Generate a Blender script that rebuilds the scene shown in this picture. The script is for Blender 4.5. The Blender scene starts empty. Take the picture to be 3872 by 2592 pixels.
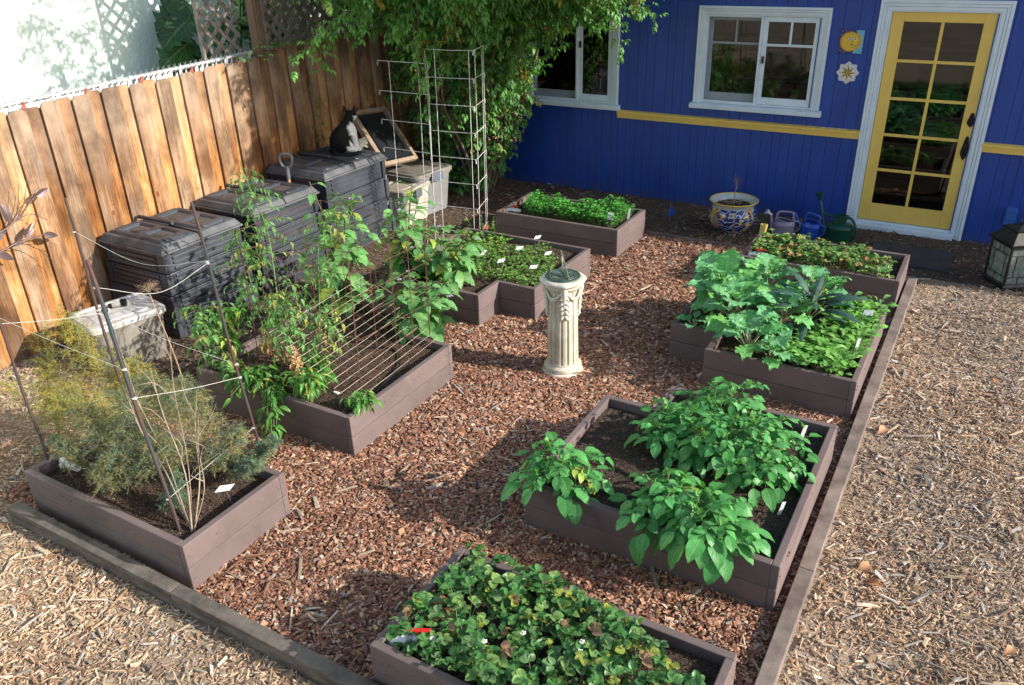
EXPO = 0.62; QUAL = 1.0; TREEQ = 1.0
import bpy, math, random
import numpy as np
rs = np.random.RandomState
C = bpy.context.scene.collection
PI = math.pi

def nrm(v):
    v = np.asarray(v, float)
    return v / (np.linalg.norm(v, axis=-1, keepdims=True) + 1e-12)

class MB:
    """collects geometry in world coordinates; build() links ONE mesh object"""
    def __init__(s):
        s.V = []; s.F = {}; s.n = 0; s.col = []; s.uv = []; s.hascol = False; s.hasuv = False
    def add(s, V, F, col=None, uv=None):
        V = np.asarray(V, float).reshape(-1, 3)
        s.V.append(V)
        if isinstance(F, np.ndarray):
            F = [F]
        else:
            g = {}
            for f in F: g.setdefault(len(f), []).append(f)
            F = [np.array(x) for x in g.values()]
        for f in F:
            s.F.setdefault(f.shape[1], []).append(f + s.n)
        m = len(V)
        if col is not None:
            s.hascol = True; col = np.asarray(col, float)
            if col.ndim == 1: col = np.tile(col, (m, 1))
            s.col.append(col[:, :3])
        else: s.col.append(np.ones((m, 3)))
        if uv is not None: s.hasuv = True; s.uv.append(np.asarray(uv, float))
        else: s.uv.append(np.zeros((m, 2)))
        s.n += m
        return s
    def box(s, a, b, col=None, rot=None, org=None):
        x0, y0, z0 = a; x1, y1, z1 = b
        V = np.array([(x0,y0,z0),(x1,y0,z0),(x1,y1,z0),(x0,y1,z0),(x0,y0,z1),(x1,y0,z1),(x1,y1,z1),(x0,y1,z1)], float)
        if rot is not None: V = V @ np.asarray(rot).T
        if org is not None: V = V + np.asarray(org)
        return s.add(V, np.array([(0,3,2,1),(4,5,6,7),(0,1,5,4),(1,2,6,5),(2,3,7,6),(3,0,4,7)]), col)
    def hexa(s, low, up, col=None):
        """8 corner solid from a lower and an upper quad (ccw seen from above)"""
        return s.add(list(low)+list(up), np.array([(0,3,2,1),(4,5,6,7),(0,1,5,4),(1,2,6,5),(2,3,7,6),(3,0,4,7)]), col)
    def tube(s, P, r, n=6, col=None, caps=True):
        P = np.asarray(P, float); m = len(P)
        r = np.broadcast_to(np.asarray(r, float), (m,))
        T = np.gradient(P, axis=0); T = nrm(T)
        u = np.cross(T[0], [0,0,1.0])
        if np.linalg.norm(u) < 1e-3: u = np.cross(T[0], [0,1.0,0])
        u = nrm(u); ang = np.arange(n)*2*PI/n; V = []
        for i in range(m):
            u = nrm(u - T[i]*np.dot(u, T[i])); w = np.cross(T[i], u)
            V.append(P[i] + r[i]*(np.cos(ang)[:,None]*u + np.sin(ang)[:,None]*w))
        V = np.concatenate(V); F = []
        i = np.arange(m-1)[:,None]*n; j = np.arange(n)[None,:]; k = (j+1) % n
        F = np.stack([i+j, i+k, i+n+k, i+n+j], -1).reshape(-1, 4)
        s.add(V, F, col)
        if caps and n > 2:
            s.add(V[:n][::-1], [list(range(n))], col); s.add(V[-n:], [list(range(n))], col)
        return s
    def lathe(s, prof, c=(0,0,0), n=32, col=None, axis=None, rfun=None):
        """prof: (r,z) list; rfun(ang,z) scales the radius"""
        prof = np.asarray(prof, float); m = len(prof); a = np.arange(n)*2*PI/n
        R = np.repeat(prof[:,0][:,None], n, 1); Z = np.repeat(prof[:,1][:,None], n, 1)
        A = np.repeat(a[None], m, 0)
        if rfun is not None: R = R*rfun(A, Z)
        V = np.stack([R*np.cos(A), R*np.sin(A), Z], -1).reshape(-1, 3)
        if axis is not None: V = V @ frame(axis, (1,0,.01))[:, [0,2,1]].T * 1.0
        V = V + np.asarray(c, float)
        i = np.arange(m-1)[:,None]*n; j = np.arange(n)[None,:]; k = (j+1) % n
        F = np.stack([i+j, i+k, i+n+k, i+n+j], -1).reshape(-1, 4)
        return s.add(V, F, col)
    def prism(s, poly, h0, h1, fr=None, org=(0,0,0), col=None):
        """poly in a local xy plane pushed along local z from h0 to h1; fr columns = local axes"""
        n = len(poly); p = np.asarray(poly, float)
        V = np.concatenate([np.c_[p, np.full(n, h0)], np.c_[p, np.full(n, h1)]])
        if fr is not None: V = V @ np.asarray(fr).T
        V = V + np.asarray(org)
        F = [list(range(n))[::-1], list(range(n, 2*n))] + [[i, (i+1) % n, n+(i+1) % n, n+i] for i in range(n)]
        return s.add(V, F, col)
    def build(s, name, mat, parent=None, smooth=False, bevel=0, origin=None):
        V = np.concatenate(s.V) if s.V else np.zeros((0, 3))
        root = parent
        while root is not None and root.parent is not None: root = root.parent
        if root is not None:
            V = V - np.array(root.location[:])
        elif origin is not None:
            V = V - np.array(origin)
        me = bpy.data.meshes.new(name)
        sizes = sorted(s.F); loops = []; starts = []; p = 0
        for k in sizes:
            f = np.concatenate(s.F[k]); loops.append(f.ravel())
            starts.append(p + np.arange(len(f))*k); p += f.size
        loops = np.concatenate(loops).astype(np.int32); starts = np.concatenate(starts).astype(np.int32)
        me.vertices.add(len(V)); me.vertices.foreach_set('co', V.astype(np.float32).ravel())
        me.loops.add(len(loops)); me.loops.foreach_set('vertex_index', loops)
        me.polygons.add(len(starts)); me.polygons.foreach_set('loop_start', starts)
        if s.hascol:
            c = np.concatenate(s.col); c = np.c_[c, np.ones(len(c))]
            a = me.color_attributes.new('Col', 'FLOAT_COLOR', 'POINT'); a.data.foreach_set('color', c.astype(np.float32).ravel())
        if s.hasuv:
            u = np.concatenate(s.uv)[loops]; l = me.uv_layers.new(name='UV'); l.data.foreach_set('uv', u.astype(np.float32).ravel())
        me.update(calc_edges=True)
        me.polygons.foreach_set('use_smooth', [bool(smooth)]*len(me.polygons))
        me.validate()
        o = bpy.data.objects.new(name, me); C.objects.link(o)
        if mat is not None: me.materials.append(mat)
        if parent is not None: o.parent = parent
        elif origin is not None: o.location = origin
        if bevel:
            b = o.modifiers.new('bevel', 'BEVEL'); b.width = bevel; b.segments = 2; b.limit_method = 'ANGLE'
        return o

def frame(f, up):
    """matrix whose columns are right, forward, up"""
    f = nrm(f); r = nrm(np.cross(f, up)); u = np.cross(r, f)
    return np.stack([r, f, u], -1)

def tag(o, label, cat, group=None, kind=None):
    if label: o['label'] = label
    if cat: o['category'] = cat
    if group: o['group'] = group
    if kind: o['kind'] = kind
    return o
def thing(name, label, cat, loc=(0,0,0), group=None):
    o = bpy.data.objects.new(name, None); C.objects.link(o); o.location = loc
    o.empty_display_size = .1
    return tag(o, label, cat, group)
def copy_tree(o, parent=None):
    c = o.copy(); C.objects.link(c)
    if parent is not None: c.parent = parent
    for ch in [x for x in bpy.data.objects if x.parent == o]: copy_tree(ch, c)
    return c
def interp(P, n):
    """smooth curve through control points (Catmull-Rom)"""
    P = np.asarray(P, float)
    if len(P) == 2: t = np.linspace(0,1,n)[:,None]; return P[0]*(1-t)+P[1]*t
    Q = np.concatenate([[2*P[0]-P[1]], P, [2*P[-1]-P[-2]]]); m = len(P)-1
    t = np.linspace(0, m-1e-6, n); i = t.astype(int); f = (t-i)[:,None]
    a, b, c, d = Q[i], Q[i+1], Q[i+2], Q[i+3]
    return .5*((2*b)+(-a+c)*f+(2*a-5*b+4*c-d)*f**2+(-a+3*b-3*c+d)*f**3)

# ---------------------------------------------------------------- materials
MATS = {}
def newmat(name):
    m = bpy.data.materials.new(name); m.use_nodes = True
    nt = m.node_tree; b = nt.nodes['Principled BSDF']
    return m, nt, b
def setin(b, k, v):
    if k in b.inputs: b.inputs[k].default_value = v
def N(nt, t, **kw):
    n = nt.nodes.new(t)
    for k, v in kw.items(): setattr(n, k, v)
    return n
def ramp(nt, stops, src):
    r = nt.nodes.new('ShaderNodeValToRGB'); e = r.color_ramp.elements
    while len(e) < len(stops): e.new(.5)
    for q, (p, c) in zip(e, stops): q.position = p; q.color = (*c, 1) if len(c) == 3 else c
    nt.links.new(src, r.inputs[0]); return r
def coords(nt, scale=(1,1,1), obj_random=False, kind='Object'):
    tc = nt.nodes.new('ShaderNodeTexCoord'); mp = nt.nodes.new('ShaderNodeMapping')
    mp.inputs['Scale'].default_value = scale
    nt.links.new(tc.outputs[kind], mp.inputs[0])
    if obj_random:
        oi = nt.nodes.new('ShaderNodeObjectInfo'); m = nt.nodes.new('ShaderNodeVectorMath'); m.operation = 'SCALE'
        m.inputs[0].default_value = (31.7, 17.3, 41.9); nt.links.new(oi.outputs['Random'], m.inputs['Scale'])
        nt.links.new(m.outputs[0], mp.inputs['Location'])
    return mp.outputs[0]
def noise(nt, vec, scale, detail=4, rough=.6, dist=0):
    n = nt.nodes.new('ShaderNodeTexNoise'); n.inputs['Scale'].default_value = scale
    n.inputs['Detail'].default_value = detail; n.inputs['Roughness'].default_value = rough
    n.inputs['Distortion'].default_value = dist
    nt.links.new(vec, n.inputs['Vector']); return n
def bump(nt, b, src, strength=.3, dist=.01):
    u = nt.nodes.new('ShaderNodeBump'); u.inputs['Strength'].default_value = strength; u.inputs['Distance'].default_value = dist
    nt.links.new(src, u.inputs['Height']); nt.links.new(u.outputs[0], b.inputs['Normal']); return u
def pm(name, c1, c2=None, scale=8, rough=.7, bmp=.15, stretch=(1,1,1), metal=0, spec=.5, rnd=False, detail=6, dist=.004, attr=False, coat=0):
    """general procedural material: two tones mixed by noise, fine bump"""
    if name in MATS: return MATS[name]
    m, nt, b = newmat(name); c2 = c2 or tuple(x*.75 for x in c1)
    v = coords(nt, stretch, rnd)
    n = noise(nt, v, scale, detail, .65)
    r = ramp(nt, [(.36, c2), (.64, c1)], n.outputs['Fac'])
    out = r.outputs[0]
    if attr:
        a = N(nt, 'ShaderNodeVertexColor', layer_name='Col'); x = N(nt, 'ShaderNodeMix', data_type='RGBA', blend_type='MULTIPLY')
        x.inputs[0].default_value = 1; nt.links.new(a.outputs[0], x.inputs[6]); nt.links.new(out, x.inputs[7]); out = x.outputs[2]
    nt.links.new(out, b.inputs['Base Color'])
    n2 = noise(nt, v, scale*6, 4, .7)
    if bmp: bump(nt, b, n2.outputs['Fac'], bmp, dist)
    setin(b, 'Roughness', rough); setin(b, 'Metallic', metal); setin(b, 'Specular IOR Level', spec); setin(b, 'Coat Weight', coat)
    MATS[name] = m; return m
def plain(name, c, rough=.6, metal=0): return pm(name, c, tuple(x*.85 for x in c), 12, rough, .05, metal=metal)

def leafmat(name, veins=.35, trans=.3, rough=.45, side=7, puck=0.0, tint=(1.0,1.0,.55)):
    if name in MATS: return MATS[name]
    m, nt, b = newmat(name); L = nt.links
    a = N(nt, 'ShaderNodeVertexColor', layer_name='Col')
    tc = nt.nodes.new('ShaderNodeTexCoord')
    n = noise(nt, tc.outputs['Object'], 45, 4, .7)
    r = ramp(nt, [(.3, (1.0,.95,.85)), (.7, (1.5,1.35,1.25))], n.outputs['Fac'])
    x = N(nt, 'ShaderNodeMix', data_type='RGBA', blend_type='MULTIPLY'); x.inputs[0].default_value = 1
    L.new(a.outputs[0], x.inputs[6]); L.new(r.outputs[0], x.inputs[7]); col = x.outputs[2]
    def M(op, p, q=None):
        k = N(nt, 'ShaderNodeMath', operation=op)
        for i, z in enumerate((p, q)):
            if z is None: continue
            if isinstance(z, (int, float)): k.inputs[i].default_value = z
            else: L.new(z, k.inputs[i])
        return k.outputs[0]
    if veins:
        sp = N(nt, 'ShaderNodeSeparateXYZ'); L.new(tc.outputs['UV'], sp.inputs[0])
        au = M('ABSOLUTE', sp.outputs[0]); mid = M('LESS_THAN', au, .055)
        fr = M('FRACT', M('SUBTRACT', M('MULTIPLY', sp.outputs[1], float(side)), M('MULTIPLY', au, 2.0)))
        sv = M('LESS_THAN', fr, .11); vm = M('MAXIMUM', mid, M('MULTIPLY', sv, .55))
        y = N(nt, 'ShaderNodeMix', data_type='RGBA', blend_type='SCREEN')
        L.new(M('MULTIPLY', vm, veins), y.inputs[0]); L.new(col, y.inputs[6]); y.inputs[7].default_value = (.22,.3,.14,1); col = y.outputs[2]
        h = M('SUBTRACT', M('MULTIPLY', n.outputs['Fac'], puck+.3), vm)
        bump(nt, b, h, .5, .003)
    L.new(col, b.inputs['Base Color']); setin(b, 'Roughness', rough); setin(b, 'Specular IOR Level', .4)
    t = N(nt, 'ShaderNodeBsdfTranslucent'); tm = N(nt, 'ShaderNodeMix', data_type='RGBA', blend_type='MULTIPLY'); tm.inputs[0].default_value = 1
    L.new(col, tm.inputs[6]); tm.inputs[7].default_value = (*[v*1.3 for v in tint], 1); L.new(tm.outputs[2], t.inputs[0])
    ms = N(nt, 'ShaderNodeMixShader'); ms.inputs[0].default_value = trans
    L.new(b.outputs[0], ms.inputs[1]); L.new(t.outputs[0], ms.inputs[2]); L.new(ms.outputs[0], nt.nodes['Material Output'].inputs[0])
    MATS[name] = m; return m

# ---------------------------------------------------------------- leaves
def leaf_tpl(seed, nl=5, nw=2, wf=None, W=.5, fold=.35, curl=.25, ruffle=0., serr=0., tipcurl=0., lob=0., frill=0.):
    """unit leaf lying along +y, width along x, normal +z"""
    r = rs(seed); t = np.linspace(0, 1, nl+1); s = np.linspace(-1, 1, 2*nw+1)
    if wf is None: wf = lambda t: np.sin(PI*np.clip(t,0,1)**.8)**.8*(1-.25*t)
    w = W*.5*np.maximum(wf(t), .02)
    if lob: w = w*(1+lob*np.sin(t*2*PI*3.2+r.uniform(0,6)))
    T, S = np.meshgrid(t, s, indexing='ij'); Wd = np.repeat(w[:,None], len(s), 1)
    if serr: Wd = Wd*(1+serr*(np.abs(S) > .99)*np.where(np.arange(nl+1) % 2, 1, -1)[:,None])
    X = S*Wd; Z = fold*np.abs(X) - curl*T**2 - tipcurl*T**6
    Y = T*(1-.12*curl)
    if ruffle:
        ph = r.uniform(0, 6.28, 6); e = np.abs(S)**1.5
        Z = Z + ruffle*e*(np.sin(T*19+ph[0]+S*1.5)+.6*np.sin(T*31+ph[1]-S*2))*(.4+T)
        X = X + ruffle*.6*e*np.sin(T*25+ph[2]); Y = Y + ruffle*.5*e*np.sin(T*22+ph[3]+S*2)
        Z = Z + r.normal(0, ruffle*.25, Z.shape)*e
    if frill:
        e4 = np.abs(S)**5; Z = Z + frill*e4*(np.sin(T*75+S*3+ph[4])+.6*np.sin(T*52+ph[5])); X = X + frill*.7*e4*np.sign(S)*np.sin(T*63+ph[0]); Y = Y+frill*.8*e4*np.sin(T*68+ph[1])
    bend = r.normal(0, .04); X = X + bend*T**2
    V = np.stack([X, Y, Z], -1).reshape(-1, 3); k = len(s)
    i = (np.arange(nl)[:,None]*k + np.arange(k-1)[None,:]).ravel()
    F = np.stack([i, i+1, i+1+k, i+k], -1)
    return V, F, np.stack([S, T], -1).reshape(-1, 2)
class Leaves:
    def __init__(s, tpls): s.t = tpls; s.items = [[] for _ in tpls]; s.r = rs(len(tpls)*7+3)
    def add(s, p, f, up, size, col, k=None, wid=1.):
        k = s.r.randint(len(s.t)) if k is None else k
        s.items[k].append((*p, *f, *up, size, wid, *col))
    def into(s, mb):
        for (V, F, U), it in zip(s.t, s.items):
            if not it: continue
            A = np.array(it, float); m = len(A); f = nrm(A[:,3:6]); r = nrm(np.cross(f, A[:,6:9])); u = np.cross(r, f)
            sz = A[:,9][:,None,None]; n = len(V)
            P = A[:,None,0:3] + sz*(V[None,:,0:1]*A[:,10][:,None,None]*r[:,None]+V[None,:,1:2]*f[:,None]+V[None,:,2:3]*u[:,None])
            FF = (F[None]+(np.arange(m)*n)[:,None,None]).reshape(-1, F.shape[1])
            col = np.repeat(A[:,11:14], n, 0); uv = np.tile(U, (m, 1))
            mb.add(P.reshape(-1,3), FF, col, uv)
        return mb
def jit(r, c, a=.15):
    c = np.asarray(c, float); k = 1+r.normal(0, a); return np.clip(c*k*(1+r.normal(0, a*.35, 3)), .005, .9)
# ---------------------------------------------------------------- camera, light, sky
CAM = np.array([0, 0, 2.91276])
R_ = np.array([.86387387, .50297489, -.02716975]); U_ = np.array([-.2086081, .40634429, .88958809]); F_ = np.array([-.45848074, .76282408, -.45595486])
cd = bpy.data.cameras.new('camera'); cam = bpy.data.objects.new('camera', cd); C.objects.link(cam)
from mathutils import Matrix
cam.matrix_world = Matrix([[R_[i], U_[i], -F_[i], CAM[i]] for i in range(3)] + [[0,0,0,1]])
cd.sensor_width = 36; cd.lens = 28.541; cd.clip_end = 500; cd.clip_start = .05
bpy.context.scene.camera = cam
def visible(P, m=.12):
    """rough test whether points fall near the picture (used only to save geometry far outside it)"""
    d = np.asarray(P) - CAM; z = d @ F_; x = d @ R_/z*28.541/18; y = d @ U_/z*28.541/18
    return (z > .3) & (np.abs(x) < 1+m) & (np.abs(y) < .669+m)
SUN = nrm(np.array([2.05, .50, 1.0]))     # towards the sun
el = math.asin(SUN[2]); az = math.atan2(SUN[0], SUN[1])
sd = bpy.data.lights.new('sun', 'SUN'); sd.energy = 5.0; sd.angle = math.radians(.6); sd.color = (1, .93, .83)
so = bpy.data.objects.new('sun', sd); C.objects.link(so)
from mathutils import Vector
so.rotation_euler = Vector(SUN).to_track_quat('Z', 'Y').to_euler(); so.location = (8, 4, 6)
w = bpy.data.worlds.new('World'); bpy.context.scene.world = w; w.use_nodes = True
bg = w.node_tree.nodes['Background']; sk = w.node_tree.nodes.new('ShaderNodeTexSky'); sk.sky_type = 'NISHITA'
sk.sun_disc = False; sk.sun_elevation = el; sk.sun_rotation = az; sk.air_density = 1.0; sk.dust_density = 1.5; sk.ozone_density = 1.0
w.node_tree.links.new(sk.outputs[0], bg.inputs[0]); bg.inputs[1].default_value = .145
vs = bpy.context.scene.view_settings; vs.view_transform = 'Standard'; vs.look = 'None'; vs.gamma = 1; vs.exposure = EXPO

# ---------------------------------------------------------------- layout of the garden (metres)
t_ = .04; HB = .285
BEDS = {
 'A': [(-4.28,1.79),(-2.97,1.79),(-2.97,2.475),(-4.28,2.475)],
 'B': [(-4.37,3.07),(-3.01,3.07),(-3.01,4.175),(-3.37,4.175),(-3.37,4.50),(-4.37,4.50)],
 'C': [(-4.30,4.985),(-3.30,4.985),(-3.30,5.298),(-2.953,5.298),(-2.953,6.355),(-4.30,6.355)],
 'D': [(-4.30,6.90),(-2.925,6.90),(-2.925,7.615),(-4.30,7.615)],
 'E': [(-1.71,6.755),(-.402,6.755),(-.402,7.425),(-1.71,7.425)],
 'F': [(-1.41,4.92),(-.416,4.92),(-.416,6.225),(-1.76,6.225),(-1.76,5.205),(-1.41,5.205)],
 'G': [(-1.762,3.016),(-.425,3.016),(-.425,4.35),(-1.4375,4.35),(-1.4375,4.053),(-1.762,4.053)],
 'H': [(-1.79,1.755),(-.452,1.755),(-.452,2.44),(-1.79,2.44)],
}
def inpoly(x, y, poly, grow=0):
    x = np.asarray(x); y = np.asarray(y); c = np.zeros(x.shape, bool); p = poly; j = len(p)-1
    for i in range(len(p)):
        xi, yi = p[i]; xj, yj = p[j]
        if yi != yj:
            c ^= ((yi > y) != (yj > y)) & (x < (xj-xi)*(y-yi)/(yj-yi)+xi)
        j = i
    return c

def bedmat():
    m, nt, b = newmat('recycled_plastic_lumber'); L = nt.links; v = coords(nt, (1,1,1), True); vo = coords(nt)
    n1 = noise(nt, v, 2.4, 5, .6); n2 = noise(nt, v, 38, 6, .75); n3 = noise(nt, v, 7, 6, .8, 1.2); n4 = noise(nt, v, 160, 3, .7)
    c = ramp(nt, [(.35,(.118,.088,.085)), (.65,(.168,.124,.118))], n1.outputs[0]).outputs[0]
    def mix(a, q, f):
        x = N(nt, 'ShaderNodeMix', data_type='RGBA'); L.new(f, x.inputs[0]); L.new(a, x.inputs[6]); x.inputs[7].default_value = (*q, 1); return x.outputs[2]
    c = mix(c, (.30,.255,.235), ramp(nt, [(.60,(0,0,0)), (.80,(.55,.55,.55))], n3.outputs[0]).outputs[0])
    c = mix(c, (.075,.055,.052), ramp(nt, [(.56,(0,0,0)), (.70,(.5,.5,.5))], n2.outputs[0]).outputs[0])
    sp = N(nt, 'ShaderNodeSeparateXYZ'); L.new(vo, sp.inputs[0]); a = N(nt, 'ShaderNodeMath', operation='MULTIPLY_ADD'); L.new(sp.outputs[2], a.inputs[0]); a.inputs[1].default_value = -9; L.new(n3.outputs[0], a.inputs[2])
    c = mix(c, (.25,.16,.11), ramp(nt, [(.28,(0,0,0)), (.75,(.6,.6,.6))], a.outputs[0]).outputs[0])
    L.new(c, b.inputs['Base Color']); bump(nt, b, n4.outputs[0], .4, .002); setin(b, 'Roughness', .72); return m
M_BED = bedmat()
M_BED2 = pm('weathered_timber', (.25,.2,.17), (.12,.09,.075), 5, .85, .6, (1,1,1), rnd=True)
M_GREYTIMBER = pm('grey_timber', (.17,.145,.12), (.06,.05,.043), 6, .9, .8, (1,1,4), rnd=True)

# ground
def ground_mat(name, stops, sc=60):
    m, nt, b = newmat(name); v = coords(nt); n = noise(nt, v, sc, 8, .75, .6); k = noise(nt, v, 1.3, 3, .5)
    mm = N(nt, 'ShaderNodeMath', operation='MULTIPLY_ADD'); nt.links.new(k.outputs[0], mm.inputs[0]); mm.inputs[1].default_value = .35
    sb = N(nt, 'ShaderNodeMath', operation='SUBTRACT'); nt.links.new(n.outputs[0], sb.inputs[0]); sb.inputs[1].default_value = .17
    nt.links.new(sb.outputs[0], mm.inputs[2])
    r = ramp(nt, stops, mm.outputs[0]); nt.links.new(r.outputs[0], b.inputs['Base Color'])
    bump(nt, b, n.outputs[0], .9, .02); setin(b, 'Roughness', .95); return m
M_GR = ground_mat('bark_dust', [(.3,(.045,.02,.013)), (.5,(.14,.062,.036)), (.66,(.25,.125,.075))])
M_GB = ground_mat('wood_dust', [(.3,(.14,.10,.072)), (.5,(.35,.26,.18)), (.66,(.54,.43,.32))])
M_GD = ground_mat('brown_earth', [(.3,(.03,.02,.014)), (.5,(.09,.062,.042)), (.66,(.17,.12,.085))])  # dark brown tones are the earth's own colour
g = MB(); g.add([(-60,-40,0),(60,-40,0),(60,80,0),(-60,80,0)], [[0,1,2,3]])
tag(g.build('ground', M_GB), 'pale dusty ground under shredded wood mulch', 'ground', kind='structure')
RED = [(-4.62,1.77),(-.395,1.77),(-.395,7.46),(-1.8,7.66),(-2.93,7.66),(-4.2,8.0),(-4.62,7.7)]
g = MB(); P = np.array(RED); g.add(np.c_[P, np.full(len(P), .004)], [list(range(len(P)))])
tag(g.build('mulch_bed', M_GR), 'dark red bark dust between the raised beds', 'ground', kind='structure')
g = MB()
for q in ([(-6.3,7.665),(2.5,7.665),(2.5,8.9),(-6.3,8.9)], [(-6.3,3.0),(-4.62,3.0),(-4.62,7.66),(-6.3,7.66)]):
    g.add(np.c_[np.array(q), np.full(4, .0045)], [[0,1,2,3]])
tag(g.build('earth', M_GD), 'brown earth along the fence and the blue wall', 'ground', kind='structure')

def chips(name, n, region, L, Wd, Th, pal, pw, label, seed, zb=.0, zr=.018, tilt=.35, far=1.35, patchy=False):
    r = rs(seed); x0, x1, y0, y1 = region[0]; x = r.uniform(x0, x1, n); y = r.uniform(y0, y1, n)
    k = np.zeros(n, bool)
    for p in region[1]: k |= inpoly(x, y, p)
    for p in region[2]: k &= ~inpoly(x, y, p)
    for p in BEDS.values(): k &= ~inpoly(x, y, p)
    k &= visible(np.c_[x, y, np.zeros(n)], .18)
    d = np.hypot(x-CAM[0], y-CAM[1]); keep = r.uniform(0, 1, n) < np.clip(5.2/np.maximum(d, 3.), .42, 1)**1.4
    k &= keep; x = x[k]; y = y[k]; d = d[k]; m = len(x); sc = 1+(far-1)*np.clip((d-3.5)/4, 0, 1)
    l = r.gamma(6, 1/6., m)*L*sc; w_ = np.clip(r.gamma(5, 1/5., m)*Wd*sc, .002, l); h = r.uniform(.5, 1.4, m)*Th
    z = zb + r.uniform(0, 1, m)**1.3*zr + np.sin(x*5+np.sin(y*4))*.004*np.sign(zr)
    a = r.uniform(0, 2*PI, m); tx = r.normal(0, tilt, m); ty = r.normal(0, tilt, m)
    f = nrm(np.stack([np.cos(a), np.sin(a), tx*.8], -1)); u0 = nrm(np.stack([ty*np.sin(a), -ty*np.cos(a), np.ones(m)], -1))
    rt = nrm(np.cross(f, u0)); u = np.cross(rt, f)
    base = np.array([(-1,-.8,0),(1,-1,0),(.8,1,0),(-1,.9,0),(-.8,-.6,1),(.75,-.8,1),(.6,.8,1),(-.85,.7,1)])
    B = base[None]*(1+r.normal(0, .22, (m, 8, 3))*np.array([1,1,0])); B[:,:,2] += B[:,:,0]*r.normal(0,.5,(m,1))*.6*(base[None,:,2] > -1)
    V = np.stack([x, y, z], -1)[:,None] + B[:,:,0:1]*(l/2)[:,None,None]*f[:,None] + B[:,:,1:2]*(w_/2)[:,None,None]*rt[:,None] + (B[:,:,2:3]*h[:,None,None])*u[:,None]
    F = np.array([(4,5,6,7),(0,1,5,4),(1,2,6,5),(2,3,7,6),(3,0,4,7)])
    FF = (F[None]+(np.arange(m)*8)[:,None,None]).reshape(-1, 4)
    pal = np.array(pal); c = pal[r.choice(len(pal), m, p=np.array(pw)/sum(pw))]*r.uniform(.65, 1.3, (m, 1))
    q1 = np.sin(x*1.7+1.3*np.sin(y*1.1+.5))*np.cos(y*1.3+np.sin(x*2.1)); q2 = np.sin(x*4.3+2*np.sin(y*3.1))*np.sin(y*5.2+1.5*np.sin(x*3.7)); c = c*(1+.10*q1+.09*q2)[:,None]
    if patchy: c = c*(1+np.clip(q1, -1, 1)[:,None]*np.array([.04,.0,-.05])); g2 = r.uniform(0, 1, m) < np.clip(-q1*.25, 0, .25); c[g2] = np.array([.42,.37,.32])*r.uniform(.4, 1.5, (g2.sum(), 1))
    mb = MB(); mb.add(V.reshape(-1,3), FF, np.repeat(c, 8, 0))
    return tag(mb.build(name, M_CHIP), label, None, kind='stuff')
M_CHIP = pm('wood_chip', (1,1,1), (.7,.68,.66), 90, .85, .5, attr=True, dist=.002)
NC = QUAL
pal_red = [(.38,.178,.105),(.28,.125,.076),(.53,.31,.195),(.15,.070,.046),(.58,.41,.28),(.42,.35,.30),(.72,.60,.46)]
chips('bark_mulch', int(300000*NC), ((-4.75,-.39,1.72,8.1), [RED], []), .024, .013, .0035, pal_red, [28,24,16,14,7,5,1.2],
      'red brown bark chips covering the paths between the raised beds', 1)
pal_b = [(.62,.43,.275),(.49,.325,.20),(.66,.49,.33),(.34,.22,.14),(.76,.62,.47),(.40,.34,.29),(.46,.25,.15)]
RB = [(-.29,1.0),(3.,1.0),(3.,7.66),(-.29,7.66)]; LB = [(-6.2,.2),(1.,.2),(1.,1.66),(-4.42,1.66),(-4.42,3.1),(-6.2,3.1)]
chips('shredded_mulch', int(380000*NC), ((-6.2,2.3,.3,7.66), [RB, LB], []), .028, .0050, .003, pal_b, [24,20,16,12,10,12,6],
      'pale straw coloured shredded wood mulch outside the edging boards', 2, zb=-.004, zr=.016, tilt=.28, far=1.1, patchy=True)
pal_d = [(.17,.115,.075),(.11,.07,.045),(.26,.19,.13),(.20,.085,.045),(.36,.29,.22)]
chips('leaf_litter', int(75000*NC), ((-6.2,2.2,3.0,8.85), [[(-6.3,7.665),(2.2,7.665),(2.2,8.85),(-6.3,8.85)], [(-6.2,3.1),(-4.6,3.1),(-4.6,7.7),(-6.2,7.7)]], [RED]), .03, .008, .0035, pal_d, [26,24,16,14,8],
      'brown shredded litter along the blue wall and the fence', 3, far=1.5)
chips('coarse_wood_shreds', int(11000), ((-6.2,2.3,.3,6.5), [RB, LB], []), .055, .011, .005, [(.56,.41,.27),(.43,.38,.33),(.74,.63,.50),(.25,.17,.11),(.46,.28,.17)], [6,5,3,4,2],
      'coarser grey and tan shreds scattered over the fine mulch', 6, zb=.004, zr=.014, tilt=.2, far=.8, patchy=True)
chips('mulch_sticks', int(2200), ((-6.,2.2,.3,8.2), [RB, LB, RED], []), .085, .010, .007, [(.5,.39,.27),(.6,.5,.38),(.33,.3,.26),(.3,.17,.1)], [5,3,3,3],
      'long pale splinters lying loose on the mulch', 4, zb=.012, zr=.012, tilt=.12)

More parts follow.
